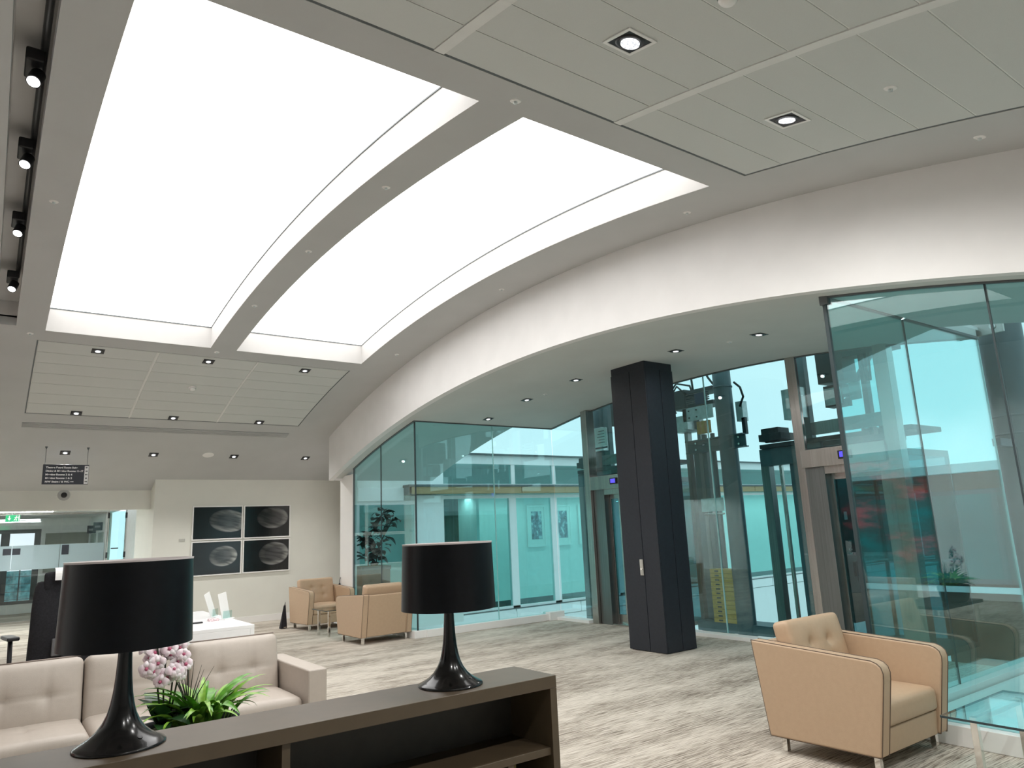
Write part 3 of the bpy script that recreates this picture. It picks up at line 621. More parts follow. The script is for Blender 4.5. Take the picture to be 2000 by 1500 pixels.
# atrium planter ledge with ficus
mb = MB().box(5.62, 8.4, 13.6, 15.0, -.3, 0); struct('trim_3', mb, TRIMW)
px = thing('planter_box', 'tall dark planter box holding the broad-leaved plant behind the far glass', 'planter', (6.6, 14.3, 0))
mb = MB(); mb.prism([(-.32, -.25), (.32, -.25), (.32, .25), (-.32, .25)], 'z', 0, .90); mb.build('box', mat('brown_grey_planter', (.07, .065, .06), .6, var=.1), px, bevel=.01)
MB().box(-.335, .335, -.265, .265, .88, .95).build('rim', GREYW, px, bevel=.006)
MB().box(-.30, .30, -.23, .23, .90, .93 + .025).build('soil', MOSS, px)
fc = thing('rubber_plant', 'broad-leaved dark green plant standing in the planter behind the far glass', 'plant', (6.62, 14.3, .95))
def leaf_mesh(name, L, Wd, curve, m, fold=.15, n=8):
    mb = MB()
    def fn(u, v):
        w = Wd * math.sin(PI * min(1, v * .97 + .02)) ** .8 * (1 - .35 * v); s = (u - .5) * 2
        return (s * w / 2, L * v * math.cos(curve * v * .6), L * v * .9 * math.sin(.35 - curve * v) + abs(s) * w * fold)
    mb.grid(fn, 4, n); return mb.mesh(name, m, smooth=True)
fm = [leaf_mesh('leaf', .23, .16, .4, LEAFK, .04), leaf_mesh('leaf', .20, .14, .8, LEAFK, .04)]
stems = [[(0, 0, -.02), (.03, 0, .25), (-.06, .05, .55), (.10, 0, .9), (.30, 0, 1.15)], [(-.05, .05, -.02), (-.12, 0, .3), (-.2, 0, .5), (-.25, .05, .62)], [(.05, -.05, -.02), (.15, -.05, .45), (.36, -.02, .75), (.5, 0, .98)]]
for s in stems:
    MB().tube(s, [.014, .012, .010, .009, .006][:len(s)], 6).build('stem', STEM, fc, smooth=True)
for k in range(130):
    s = stems[0] if k % 5 < 3 else stems[1 + k % 2]; q = random.uniform(.12, 1) * (len(s) - 1); i = min(int(q), len(s) - 2); f = q - i
    p = Vector(s[i]).lerp(Vector(s[i + 1]), f)
    o = bpy.data.objects.new('leaf', fm[k % 2]); COL.objects.link(o); o.parent = fc
    p += Vector((random.gauss(0, .07), random.gauss(0, .06), random.gauss(0, .04)))
    o.location = p; o.rotation_euler = (random.uniform(-.5, .6), random.uniform(-.5, .5), random.uniform(0, 2 * PI)); o.scale = [random.uniform(.8, 1.3)] * 3
# ------------------------------------------------------------------ charcoal column
cc = thing('column', 'square charcoal clad column with vertical joints standing on the carpet in front of the lifts', 'column', (7.07, 6.68, 0))
zt_ = zc(6.7, .835)
MB().box(-.25, .25, -.29, .29, 0, zt_).build('core', GAPM, cc)
hx, hy = .27, .315; g = .004
MB().box(-hx + .006, hx - .006, -hy + .006, hy - .006, zt_ - .14, zt_ ).build('collar', COLM, cc, bevel=.003)
H_ = zt_ - .10
for x0, x1, y0, y1 in ((-hx, -hx + .02, -.04 + g, hy), (-hx, -hx + .02, -hy, -.04 - g), (hx - .02, hx, -hy, hy), (-hx + .02 + g, .02 - g, -hy, -hy + .02), (.02 + g, hx - .02, -hy, -hy + .02), (-hx + .02, hx - .02, hy - .02, hy)):
    MB().box(x0, x1, y0, y1, .01, H_).build('cladding_panel', COLM, cc, bevel=.002)
cs = MB().box(-hx - .022, -hx, -.045, .015, .92, 1.12).build('call_station', STEEL, cc, bevel=.004)
MB().tube([(-hx - .03, -.015, 1.0), (-hx - .022, -.015, 1.0)], .012, 12).build('call_button', CHROME, cs)
# ------------------------------------------------------------------ downlights
def downlight(x, y, off, label, group, size=.16, frame=True, tilt=0., power=1., LR=.034):
    t = thing('downlight', label, 'downlight', (x, y, zc(y, off) - .002), 0, group); t.rotation_euler = (slope(y), 0, 0)
    h = size / 2
    if frame:
        mb = MB(); w = .018
        mb.box(-h - w, h + w, -h - w, -h, -.006, 0).box(-h - w, h + w, h, h + w, -.006, 0).box(-h - w, -h, -h, h, -.006, 0).box(h, h + w, -h, h, -.006, 0)
        mb.build('trim_frame', TRIMW, t)
    MB().box(-h, h, -h, h, -.003, 0).build('black_recess', BLKP, t)
    g_ = MB().lathe([(.074, -.003), (.074, -.007), (.058, -.007), (.05, -.004)], 28).build('gimbal_ring', BLKP, t, smooth=True)
    l = MB().lathe([(0.001, -.008), (.02, -.0085), (LR, -.010), (LR, -.004)], 24).build('lens', LENS, t)
    sp = bpy.data.lights.new('downlight_beam', 'SPOT'); sp.energy = SPOT_W * (1.0 if frame else .9) * power; sp.spot_size = 2.35 if y > 10 else 2.95; sp.spot_blend = .75; sp.shadow_soft_size = .022; sp.color = (1, .985, .955)
    so_ = bpy.data.objects.new('downlight_beam', sp); COL.objects.link(so_); so_.parent = t; so_.location = (0, 0, -.03)
    if tilt: l.rotation_euler = (0, tilt, 0); l.location = (tilt * .06, 0, -.004)
    return t
downlight(2.51, 2.26, 0, 'square black downlight with tilted lamp in the near right ceiling tiles, left of the two', 'downlights in the near tile field', .165, True, .08, 3.4, .05)
downlight(3.89, 2.25, 0, 'square black downlight with tilted lamp in the near right ceiling tiles, right of the two', 'downlights in the near tile field', .165, True, -.1, 3.4, .05)
for i, x in enumerate((.98, 2.51, 3.89)): downlight(x, .35, 0, 'added unseen square black downlight in the near tiles over the camera, %s of three' % ['left', 'middle', 'right'][i], 'added downlights over the camera', .165, True, 0., 3.0, .05)  # extra lamps out of view, added to brighten the near-right fascia
nm3 = ['left', 'middle', 'right']
for i, x in enumerate((1.01, 2.40, 3.82)): downlight(x, 10.66, 0, 'small black downlight in the far tiles, %s in the row nearest the luminous panels' % nm3[i], 'downlights in the far tile field', .15, False, 0., .2)
for i, x in enumerate((.98, 2.36, 3.76)): downlight(x, 12.76, 0, 'small black downlight in the far tiles, %s in the row next to the air slot' % nm3[i], 'downlights in the far tile field', .15, False, 0., .2)
for i, x in enumerate((.97, 2.32, 3.71, 5.10)): downlight(x, 14.13, 0, 'small black downlight before the picture wall, %s of four' % ['leftmost, above the hanging sign,', 'second from left', 'third from left', 'rightmost'][i], 'downlights before the picture wall', .15, False, 0., 3.8 if i < 3 else 2.2)
for i, y in enumerate((4.56, 5.75, 7.64, 8.83, 9.93)): downlight(6.735, y, .835, 'black downlight in the lift lobby soffit, %s' % ['nearest, left of the glass screen edge', 'second, just right of the column top', 'third, left of the column top', 'fourth, two before the far glass', 'farthest, touching the far glass screen'][i], 'downlights in the lift lobby soffit', .145, False, 0., .6)
# sprinklers and detectors
def sprinkler(x, y, off, label):
    t = thing('sprinkler_head', label, 'sprinkler', (x, y, zc(y, off)), 0, 'sprinkler heads'); t.rotation_euler = (slope(y), 0, 0)
    MB().lathe([(.001, -.005), (.028, -.005), (.036, -.001), (.036, 0)], 24).build('rosette', TRIMW, t, smooth=True)
    MB().lathe([(.001, -.020), (.012, -.018), (.012, -.005)], 12).build('nozzle', ALU, t, smooth=True)
for x, y, lab in ((2.49, 3.23, 'just beyond the near end of the dark beam'), (2.50, 5.09, 'on the dark beam, nearest of its four'), (2.49, 6.89, 'on the dark beam, second of its four'), (2.46, 8.67, 'on the dark beam, third of its four'), (2.43, 10.32, 'at the far end of the dark beam'), (4.93, 3.93, 'on the strip beside the arched fascia, nearest'), (4.96, 6.91, 'on the strip beside the arched fascia, middle'), (4.92, 9.70, 'on the strip beside the arched fascia, farthest'), (.24, 6.88, 'on the plaster strip left of the left luminous panel, middle'), (.24, 10.33, 'at the far left corner of the left luminous panel'), (4.90, 1.57, 'on the plaster strip at the right edge of the near tiles')):
    sprinkler(x, y, 0, 'small white sprinkler head ' + lab)
for x, y, lab in ((6.85, 5.04, 'between the two nearest downlights'), (6.83, 8.48, 'before the fourth downlight')): sprinkler(x, y, .835, 'small white sprinkler head in the lobby soffit ' + lab)
sprinkler(3.887, 1.62, 0, 'small white sprinkler head in the near tiles right of the right downlight')
for x, y, lab in ((2.40, 11.62, 'white domed smoke detector in the middle of the far tile field'), (2.52, 1.66, 'white domed smoke detector in the near tiles at the top edge')):
    t = thing('smoke_detector', lab, 'smoke detector', (x, y, zc(y))); t.rotation_euler = (slope(y), 0, 0)
    MB().lathe([(.055, 0), (.055, -.015), (.05, -.02)], 24).build('base', TRIMW, t, smooth=True)
    MB().lathe([(.042, -.02), (.042, -.035), (.03, -.048), (.001, -.05)], 24).build('sensor', TRIMW, t, smooth=True)
t = thing('ceiling_speaker', 'flat round white ceiling speaker before the picture wall', 'speaker', (3.24, 14.1, zc(14.1))); t.rotation_euler = (slope(14.1), 0, 0)
MB().lathe([(.001, -.004), (.095, -.004), (.10, 0)], 32).build('grille', TRIMW, t)
t = thing('air_slot_diffuser', 'long grey linear air slot between the far tiles and the picture wall', 'air vent', (2.37, 13.23, zc(13.23))); t.rotation_euler = (slope(13.23), 0, 0)
MB().box(-2.06, 2.06, -.09, .09, -.003, 0).build('backing', GREYW, t)
for y in (-.085, -.05, -.015, .02, .055): MB().box(-2.06, 2.06, y, y + .02, -.008, -.003).build('slat', CEILP, t)
# track spots
tk = thing('lighting_track', 'black lighting track in the ceiling slot at the upper left', 'lighting track', (0, 3.8, zc(3.8)))
pts = [(.05, y, zc(y) + .22) for y in [YN + .3 + i * .4 for i in range(30)] if y < 9.6]
MB().tube([(p[0], p[1] - 3.8, p[2] - zc(3.8)) for p in pts], .022, 8).build('rail', BLKP, tk, smooth=True)
for i, (y, lab) in enumerate(((5.0, 'nearest'), (6.35, 'second'), (7.8, 'third'), (9.2, 'farthest, at the left edge of the picture'))):
    t = thing('track_spotlight', 'black lit track spotlight, %s in the ceiling slot' % lab, 'spotlight', (.03, y, zc(y) + .20), 0, 'track spotlights')
    MB().box(-.075, .03, -.14, .10, -.085, 0).build('gear_box', BLKP, t, bevel=.012, seg=3)
    MB().tube([(-.01, -.02, -.07), (-.01, -.03, -.12)], .008, 8).build('stem', BLKP, t)
    h = MB().tube([(0, 0, .05), (0, 0, -.05)], .043, 24).build('head', BLKP, t, smooth=True, auto=.8); h.location = (-.01, -.04, -.15); h.rotation_euler = (-.5, .25, 0)
    MB().disc((0, 0, -.0515), .036).build('lens', SPOTL, h)
    sl = bpy.data.lights.new('track_beam', 'SPOT'); sl.energy = 170; sl.spot_size = 1.0; sl.spot_blend = .6; sl.shadow_soft_size = .03
    lo = bpy.data.objects.new('track_beam', sl); COL.objects.link(lo); lo.location = (-.02, y - .06, zc(y) - .03)
    lo.rotation_euler = (Vector((-3.2, min(y, 8.9) + .3 * i, 1.4)) - lo.location).to_track_quat('-Z', 'Y').to_euler()
# ------------------------------------------------------------------ art on the far wall
AX = [(3.21, 4.155), (4.175, 5.12)]; AZ = [(1.625, 2.28), (.95, 1.605)]
art = [('upper left', (.72, .55, .42, .36, .35, .35, 1.2, .012)), ('upper right', (.62, .62, .36, .36, .5, .20, .9, .006)), ('lower left', (.64, .55, .30, .33, .25, .42, 1.1, .035)), ('lower right', (.66, .55, .34, .38, .3, .30, 1.0, .006))]
k = 0
for zi, (z0, z1) in enumerate(AZ):
    for xi, (x0, x1) in enumerate(AX):
        lab, prm = art[k]; w, h = (x1 - x0) / 2, (z1 - z0)
        t = thing('framed_photograph', 'dark photograph of a ribbed oval form on the far wall, %s of four' % lab, 'picture', ((x0 + x1) / 2, 15.05, z0), 0, 'four framed photographs on the far wall')
        mb = MB(); fw = .022
        for b in ((-w, w, 0, fw), (-w, w, h - fw, h), (-w, -w + fw, fw, h - fw), (w - fw, w, fw, h - fw)): mb.box(b[0], b[1], -.035, 0, b[2], b[3])
        mb.build('frame', TRIMW, t, bevel=.002)
        MB().box(-w + fw, w - fw, -.02, -.012, fw, h - fw).build('print', picture('photograph_' + str(k), *prm[:6], prm[6], prm[7], k), t)
        k += 1
tag(MB().box(2.99, 3.10, 15.042, 15.05, 1.62, 1.67).build('caption_plate', mat('grey_caption', (.5, .5, .46), .5, var=.02), bevel=.001), 'small pale caption plate on the wall left of the four photographs', 'label')
# ------------------------------------------------------------------ hanging sign
sg = thing('hanging_sign', 'dark directory sign with five lines of white lettering and arrows hung from the ceiling', 'sign', (.99, 13.94, 2.615))
MB().box(-.325, .325, -.015, .015, 0, .325).build('panel', SIGNK, sg, bevel=.003)
ap = MB().box(.262, .320, -.019, -.015, .008, .305).build('arrow_panel', SIGNW, sg)
for (txt, w, zz) in (('Thames Board Room Suite', .45, .262), ('Dining & Meeting Rooms 11-17', .53, .204), ('Meeting Rooms 3 & 4', .375, .146), ('Meeting Rooms 1 & 2', .375, .088), ('NW Stairs / & WC \u2022\u2022\u2022', .40, .030)):
    lettering(sg, txt, .040, SIGNW, (-.285, -.0165, zz), (PI / 2, 0, 0), width=w)
def arrow(dx, dz, z):
    mb = MB(); c = Vector((.291, 0, z)); d = Vector((dx, 0, dz)); n = Vector((-dz, 0, dx))
    def pr(pts):
        v = [c + d * a + n * b for a, b in pts]; mb.add([(p.x, -.0205, p.z) for p in v], [tuple(range(len(v)))])
    pr([(-.018, -.005), (.004, -.005), (.004, .005), (-.018, .005)]); pr([(.002, -.016), (.019, 0), (.002, .016)])
    mb.build('arrow', SIGNK, ap)
for i, (dx, dz) in enumerate(((-1, 0), (1, 0), (-1, 0), (0, -1), (1, 0))): arrow(dx, dz, .277 - i * .058)
for x in (-.30, .295):
    MB().tube([(x, 0, .325), (x, 0, zc(13.94) - 2.615)], .004, 6).build('suspension_rod', GREYW, sg)
    MB().lathe([(.001, 0), (.006, 0), (.02, .035), (.022, .04)], 16, (x, 0, zc(13.94) - 2.615 - .04)).build('ceiling_cup', GREYW, sg, smooth=True)
t = thing('dome_camera', 'round wall camera with dark eye on the header below the hanging sign', 'camera', (1.095, 15.45, 2.537)); t.rotation_euler = (PI / 2, 0, 0)
MB().lathe([(.001, .012), (.095, .012), (.10, 0)], 32).build('ring', mat('grey_ring', (.45, .45, .43), .5, var=.02), t)
MB().lathe([(.001, .05), (.03, .045), (.045, .03), (.05, .01)], 24).build('eye', BLKP, t, smooth=True)
# ------------------------------------------------------------------ office beyond the header
mb = MB(); mb.box(-3.2, 2.53, 15.65, 26, 2.42, 2.5); struct('ceiling', mb, TEALW)
mb = MB(); mb.box(2.53, 2.75, 17, 17.02, 0, 2.6); mb.box(2.34, 2.44, 20.06, 23.2, 0, 2.6); mb.box(2.75, 3.2, 17, 20, 0, 2.6); struct('wall_right', mb, TEALW)
mb = MB(); mb.box(-3.2, 2.4, 23.2, 23.35, 0, .24); mb.box(-3.2, 2.4, 23.2, 23.35, 2.14, 2.6); mb.box(1.20, 2.4, 23.2, 23.35, .24, 2.14); wb = struct('wall_back', mb, TEALW)
MB().box(1.3, 2.3, 23.17, 23.2, 1.0, 2.02).build('pinboard', mat('grey_green_board', (.28, .31, .26), .8, var=.04), wb)
w6 = struct('window_6', MB().box(-3.2, 1.2, 23.22, 23.30, .24, .32).box(-3.2, 1.2, 23.22, 23.30, 2.04, 2.14).box(1.06, 1.2, 23.22, 23.3, .32, 2.04).box(.33, .52, 23.22, 23.3, .32, 2.04).box(-.9, -.75, 23.22, 23.3, .32, 2.04), GREYW, bevel=.005)
for a, b in ((.52, 1.06), (-.75, .33), (-3.2, -.9)): MB().box(a, b, 23.25, 23.26, .32, 2.04).build('pane', CLR, w6)
t = thing('railing', 'thin blue-grey mesh railing outside the office window', 'railing', (0, 24.3, 0))
for z in (.3, .5, .7, .9, 1.1): MB().box(-3, 3, -.006, .006, z, z + .012).build('rail', GREYW, t)
for x in (-2, -1, -.1, .82, 1.7): MB().box(x, x + .03, -.015, .015, 0, 1.12).build('post', GREYW, t)
t = MB().box(-6, 6, 27, 27.2, -4, 1.0); tag(t.build('hedge', mat('pale_teal_foliage', (.16, .42, .45), .9, var=.5, vscale=5)), 'low blue-green planting seen beyond the office window', 'hedge')
t = MB().box(-8, 3.2, 25.2, 40, -.3, -.22); struct('floor', t, GROUND)
# glass partition with frosted band
w7 = struct('window_7', MB().box(-3.2, 2.34, 20.0, 20.05, 0, .05).box(-3.2, 2.34, 20.0, 20.05, 2.38, 2.42), STEEL)
for a, b in ((-3.2, -.6), (-.59, .50), (.51, 1.42), (1.43, 2.32)):
    MB().box(a, b, 20.02, 20.03, .05, 2.38).build('pane', CLR, w7)
    MB().box(a, b, 20.015, 20.018, 1.16, 1.70).build('frosted_band', FROST, w7)
for i, (x0, x1, z0, z1, lab) in enumerate(((.34, .49, 1.50, 1.64, 'left of a pair'), (.515, .665, 1.50, 1.64, 'right of a pair'), (1.46, 1.60, 1.46, 1.68, 'tall single one to the right'))):
    tag(MB().box(x0, x1, 20.005, 20.012, z0, z1).build('door_notice', SIGNK, bevel=.001), 'small dark notice stuck on the frosted glass partition, ' + lab, 'notice')
d1 = struct('door_1', MB().box(2.36, 2.40, 19.6, 20.0, 0, 2.38).box(2.60, 2.64, 17.2, 17.24, 0, 2.3), STEEL)
MB().box(2.16, 2.52, 18.2, 18.212, .03, 2.35).build('pane', GL, d1)
MB().box(2.16, 2.175, 18.17, 18.24, .03, 2.38).build('frame', CHROME, d1); MB().box(2.50, 2.53, 18.17, 18.24, .03, 2.38).build('frame', CHROME, d1)
MB().tube([(2.24, 18.16, 1.55), (2.38, 18.16, 1.55)], .012, 8).build('door_handle', BLKP, d1)
for z in (1.35, 2.2):
    MB().box(2.15, 2.18, 18.15, 18.25, z, z + .12).build('hinge', BLKP, d1); MB().box(2.495, 2.525, 18.15, 18.25, z, z + .12).build('hinge', BLKP, d1)
for i, y in enumerate((16.1, 16.9, 17.9)):
    t = thing('linear_light', 'long thin white tube light in the office ceiling, %s of three' % ['nearest', 'middle', 'farthest'][i], 'ceiling light', (-.8, y, 2.40), 0, 'linear office lights')
    MB().box(-2.2, 2.05 - .05 * i, -.05, .05, -.04, .02).build('housing', TRIMW, t); MB().box(-2.15, 2.0 - .05 * i, -.03, .03, -.05, -.041).build('tube', LINEL, t)
ex = thing('exit_sign', 'green emergency exit sign with down arrow and running figure in the office', 'sign', (.39, 16.75, 2.13))
MB().box(-.115, .115, -.01, .01, 0, .12).build('panel', GREEN, ex, bevel=.003)
mb = MB(); mb.add([(-.085, -.0115, .06), (-.055, -.0115, .02), (-.025, -.0115, .06)], [(0, 1, 2)]); mb.add([(-.063, -.0115, .05), (-.047, -.0115, .05), (-.047, -.0115, .105), (-.063, -.0115, .105)], [(0, 1, 2, 3)]); mb.build('arrow', SIGNW, ex)
mb = MB(); mb.disc((.06, -.012, .098), .010, 10, (0, -1, 0)); mb.tube([(.058, -.012, .085), (.048, -.012, .05), (.062, -.012, .03), (.05, -.012, .012)], .006, 5); mb.tube([(.048, -.012, .05), (.03, -.012, .035), (.02, -.012, .02)], .006, 5); mb.tube([(.056, -.012, .08), (.075, -.012, .065), (.085, -.012, .075)], .005, 5); mb.tube([(.056, -.012, .08), (.035, -.012, .078), (.03, -.012, .06)], .005, 5)
mb.box(.088, .105, -.0125, -.0115, .01, .11); mb.build('running_figure', SIGNW, ex)
MB().tube([(0, 0, .12), (0, 0, .28)], .005, 6).build('hanger', GREYW, ex)
for i, (y, z) in enumerate(((20.7, 2.02), (22.0, 1.98))):
    t = thing('projecting_sign', 'small square black door sign projecting from the office side wall, %s' % ['nearer', 'farther'][i], 'sign', (2.34, y, z))
    MB().box(-.20, 0, -.008, .008, -.02, .18).build('plate', SIGNK, t, bevel=.002); MB().box(-.17, -.05, -.010, -.008, .05, .10).build('symbol', mat('grey_symbol', (.25, .26, .28), .5, var=.02), t)
for i, (y0, y1) in enumerate(((20.4, 21.2), (21.9, 22.7))):
    dd = struct('door_%d' % (i + 2), MB().box(2.31, 2.34, y0, y1, 0, 1.95), mat('grey_green_door', (.30, .34, .30), .6, var=.03), bevel=.003)
    MB().tube([(2.29, y0 + .08, 1.0), (2.29, y0 + .2, 1.0)], .01, 8).build('door_handle', CHROME, dd)
# ------------------------------------------------------------------ mural on the left wall (seen in the reflections)
mu = thing('wall_painting', 'large abstract red and teal painting on the left wall, seen reflected in steel and glass', 'painting', (-3.2, 9.0, .25))
MB().box(0, .04, -2.6, 2.6, 0, 2.5).build('canvas', scenic('abstract_canvas', 11, (.01, .16, .16), (.06, .035, .02), (.62, .05, .06)), mu, bevel=.004)
# ------------------------------------------------------------------ furniture : armchairs
def dimple(q, u, v, w, axis, btn, seams_u, seams_v, depth=.02, sw=.06, bulge=.03, sgn=1):
    """displace the face on +axis"""
    return q
def cushion(w, h, t, r, btn, su, sv, bulge=.03, dep=.022, nx=32, ny=24):
    """cushion lying in XY with thickness Z, decorated on +Z"""
    def fn(q, u, v, s):
        if s > 0:
            e = (1 - min(1, abs(u)) ** 3) * (1 - min(1, abs(v)) ** 3); z = bulge * e
            for b in btn:
                d2 = ((u - b[0]) * w / 2) ** 2 + ((v - b[1]) * h / 2) ** 2; z -= dep * math.exp(-d2 / .0009) + dep * .6 * math.exp(-d2 / .006)
            for a in su: z -= .006 * math.exp(-(((u - a) * w / 2) / .008) ** 2) * e
            for a in sv: z -= .006 * math.exp(-(((v - a) * h / 2) / .008) ** 2) * e
            q = Vector((q.x, q.y, q.z + z * min(1, s * 1.5)))
        else:
            q = Vector((q.x, q.y, q.z))
        return q
    return rbox(w, h, t, r, nx, ny, 6, fn)
def armchair(label, loc, rz):
    t = thing('armchair', label, 'armchair', loc, rz, 'matching tan leather armchairs')
    W2 = .43; A = .10
    out = [(-.40, .11), (-.475, .56), (-.478, .60), (-.468, .635), (-.445, .655), (-.41, .668), (.455, .715), (.37, .10)]
    for s in (-1, 1):
        x0, x1 = (-W2, -W2 + A) if s < 0 else (W2 - A, W2)
        MB().prism(out, 'x', x0, x1).build('arm', LEAT, t, bevel=.014, seg=3)
        for x in (x0 + .008, x1 - .008):
            MB().tube([(x, p[0], p[1]) for p in out + out[:1]], .0032, 6, False).build('piping', PIPE, skids(t)[-1] if False else [c for c in skids(t) if c.name.startswith('arm')][-1], smooth=True)
    MB().prism([(-.385, .105), (-.40, .26), (.30, .26), (.30, .105)], 'x', -W2 + A, W2 - A).build('seat_base', LEAT, t, bevel=.01)
    MB().prism([(.28, .105), (.36, .105), (.445, .70), (.36, .70)], 'x', -W2 + A, W2 - A).build('back_panel', LEAT, t, bevel=.012)
    c = cushion(.655, .70, .15, .035, [], [], [0.0], .018).build('seat_cushion', LEAT, t, smooth=True, merge=True, loc=(0, -.07, .335))
    c = cushion(.66, .48, .13, .035, [(-.33, .28), (.33, .28), (-.33, -.28), (.33, -.28)], [-.33, .33], [-.28, .28], .03, .026).build('back_cushion', LEAT, t, smooth=True, merge=True, loc=(0, .235, .605))
    c.rotation_euler = (math.radians(78), 0, 0)
    for x in (-.36, .36):
        for y in (-.34, .30): MB().box(x - .018, x + .018, y - .018, y + .018, 0, .11).build('leg', CHROME, t, bevel=.002)
    return t
a0 = armchair('tan leather armchair in the right foreground beside the glass screen', (4.90, 2.93, 0), 0)
def dup(root, label, loc, rz):
    c = copy_tree(root); c['label'] = label; c.location = loc; c.rotation_euler = (0, 0, rz); return c
dup(a0, 'tan leather armchair facing us in the far corner by the picture wall', (5.02, 13.0, 0), .05)
dup(a0, 'tan leather armchair seen from behind, turned towards the far corner', (4.97, 10.64, 0), PI + .05)
# side tables
def glass_table(label, loc, w, d, h, legs):
    t = thing('glass_side_table', label, 'side table', loc)
    MB().box(-w / 2, w / 2, -d / 2, d / 2, h - .012, h).build('glass_top', GLT, t, bevel=.002)
    MB().box(-w / 2 - .0015, w / 2 + .0015, -d / 2 - .0015, -d / 2, h - .012, h).box(-w / 2 - .0015, -w / 2, -d / 2, d / 2, h - .012, h).box(w / 2, w / 2 + .0015, -d / 2, d / 2, h - .012, h).box(-w / 2, w / 2, d / 2, d / 2 + .0015, h - .012, h).build('glass_edge', SEAL, t)
    for x, y in legs: MB().box(x - .018, x + .018, y - .018, y + .018, 0, h - .012).build('leg', CHROME, t, bevel=.002)
    mb = MB(); x0 = min(p[0] for p in legs); x1 = max(p[0] for p in legs); y0 = min(p[1] for p in legs); y1 = max(p[1] for p in legs)
    mb.box(x0, x1, y0 - .015, y0 + .015, h - .045, h - .014).box(x0, x1, y1 - .015, y1 + .015, h - .045, h - .014); mb.build('rail', CHROME, t, bevel=.002)
    return t
glass_table('glass topped table with chrome legs at the bottom right corner', (4.90, 1.70, 0), .86, .90, .42, [(-.30, .33), (.32, .33), (-.30, -.33), (.32, -.33)])
glass_table('glass topped table with chrome legs between the two far armchairs', (4.86, 11.78, 0), .70, .62, .42, [(-.26, -.22), (.26, -.22), (-.26, .22), (.26, .22)])
# small black things by the far armchair
bgm = thing('black_bag', 'slim black folded bag leaning against the far armchair', 'bag', (4.50, 13.46, 0))
mb = MB(); mb.add([(-.07, -.05, 0), (.05, -.05, 0), (.05, .05, 0), (-.07, .05, 0), (-.005, -.01, .40), (.03, -.01, .40), (.03, .01, .40), (-.005, .01, .40)], [(0, 3, 2, 1), (4, 5, 6, 7), (0, 1, 5, 4), (1, 2, 6, 5), (2, 3, 7, 6), (3, 0, 4, 7)]); mb.build('body', BLKF, bgm, bevel=.008)
MB().tube([(.0, -.01, .39), (.01, -.03, .46), (.025, -.01, .39)], .006, 6).build('handle', BLKP, bgm)
MB().tube([(-.02, -.056, .02), (.03, -.056, .02)], .009, 6).build('buckle', CHROME, bgm)
hk = thing('hanging_strap', 'small black tassel or handset hanging on the white post beside the far glass', 'strap', (5.455, 13.2, .66))
MB().tube([(0, 0, .0), (-.005, 0, .05), (0, 0, .07)], [.016, .02, .008], 8).build('tassel', BLKP, hk, smooth=True); MB().tube([(0, 0, .07), (-.004, -.01, .12), (.002, -.03, .17)], .006, 6).build('cord', BLKP, hk, smooth=True)
# ------------------------------------------------------------------ sofa
sf = thing('sofa', 'long taupe leather three-seat sofa behind the bookcase', 'sofa', (.98, 5.95, 0))
for i in range(3):
    x = -.68 + .68 * i
    MB_ = cushion(.675, .62, .17, .045, [(0, .1)], [0], [.1], .02, .012).build('seat_cushion', LEAS, sf, smooth=True, merge=True, loc=(x, -.14, .335))
    c = cushion(.675, .47, .17, .05, [(-.36, 0), (.36, 0)], [-.36, .36], [0], .035, .02).build('back_cushion', LEAS, sf, smooth=True, merge=True, loc=(x, .20, .575)); c.rotation_euler = (math.radians(80), 0, 0)
    MB().tube([(x - .32, .20 + .028, .815), (x + .32, .20 + .028, .815)], .005, 6).build('piping', PIPES, c if False else sf, smooth=True)
MB().box(-1.02, 1.02, -.42, .38, .10, .25).build('seat_base', LEAS, sf, bevel=.012)
MB().box(-1.02, 1.02, .30, .42, .25, .66).build('back_panel', LEAS, sf, bevel=.012)
for x0, x1 in ((-1.17, -1.025), (1.025, 1.17)): MB().box(x0, x1, -.52, .46, .10, .61).build('arm', LEAS, sf, bevel=.014, seg=3)
for x in (-1.05, 1.05):
    for y in (-.42, .36): MB().box(x - .02, x + .02, y - .02, y + .02, 0, .105).build('leg', CHROME, sf)
# coffee table + planter
ct = thing('coffee_table', 'low dark coffee table between the bookcase and the sofa, mostly hidden', 'coffee table', (1.02, 4.62, 0))
MB().box(-.55, .55, -.32, .32, .38, .42).build('table_top', BLKP, ct, bevel=.004)
for x in (-.48, .48):
    for y in (-.26, .26): MB().box(x - .02, x + .02, y - .02, y + .02, 0, .36).build('leg', CHROME, ct)
PY = 4.42
pt = thing('planter_bowl', 'dark slate oval bowl planter on the coffee table behind the bookcase', 'planter', (.96, PY, .42))
mb = MB().lathe([(.001, 0), (.13, 0), (.17, .03), (.20, .17), (.205, .20), (.185, .20), (.175, .17)], 32)
mb.v = [(x * 1.35, y * .8, z) for x, y, z in mb.v]; mb.build('bowl', POT, pt, smooth=True)
mb = MB().lathe([(.001, .19), (.10, .185), (.178, .165)], 28); mb.v = [(x * 1.35, y * .8, z + .008 * math.sin(40 * x) * math.cos(37 * y)) for x, y, z in mb.v]; mb.build('moss', MOSS, pt, smooth=True)
ZP = .40 + .20
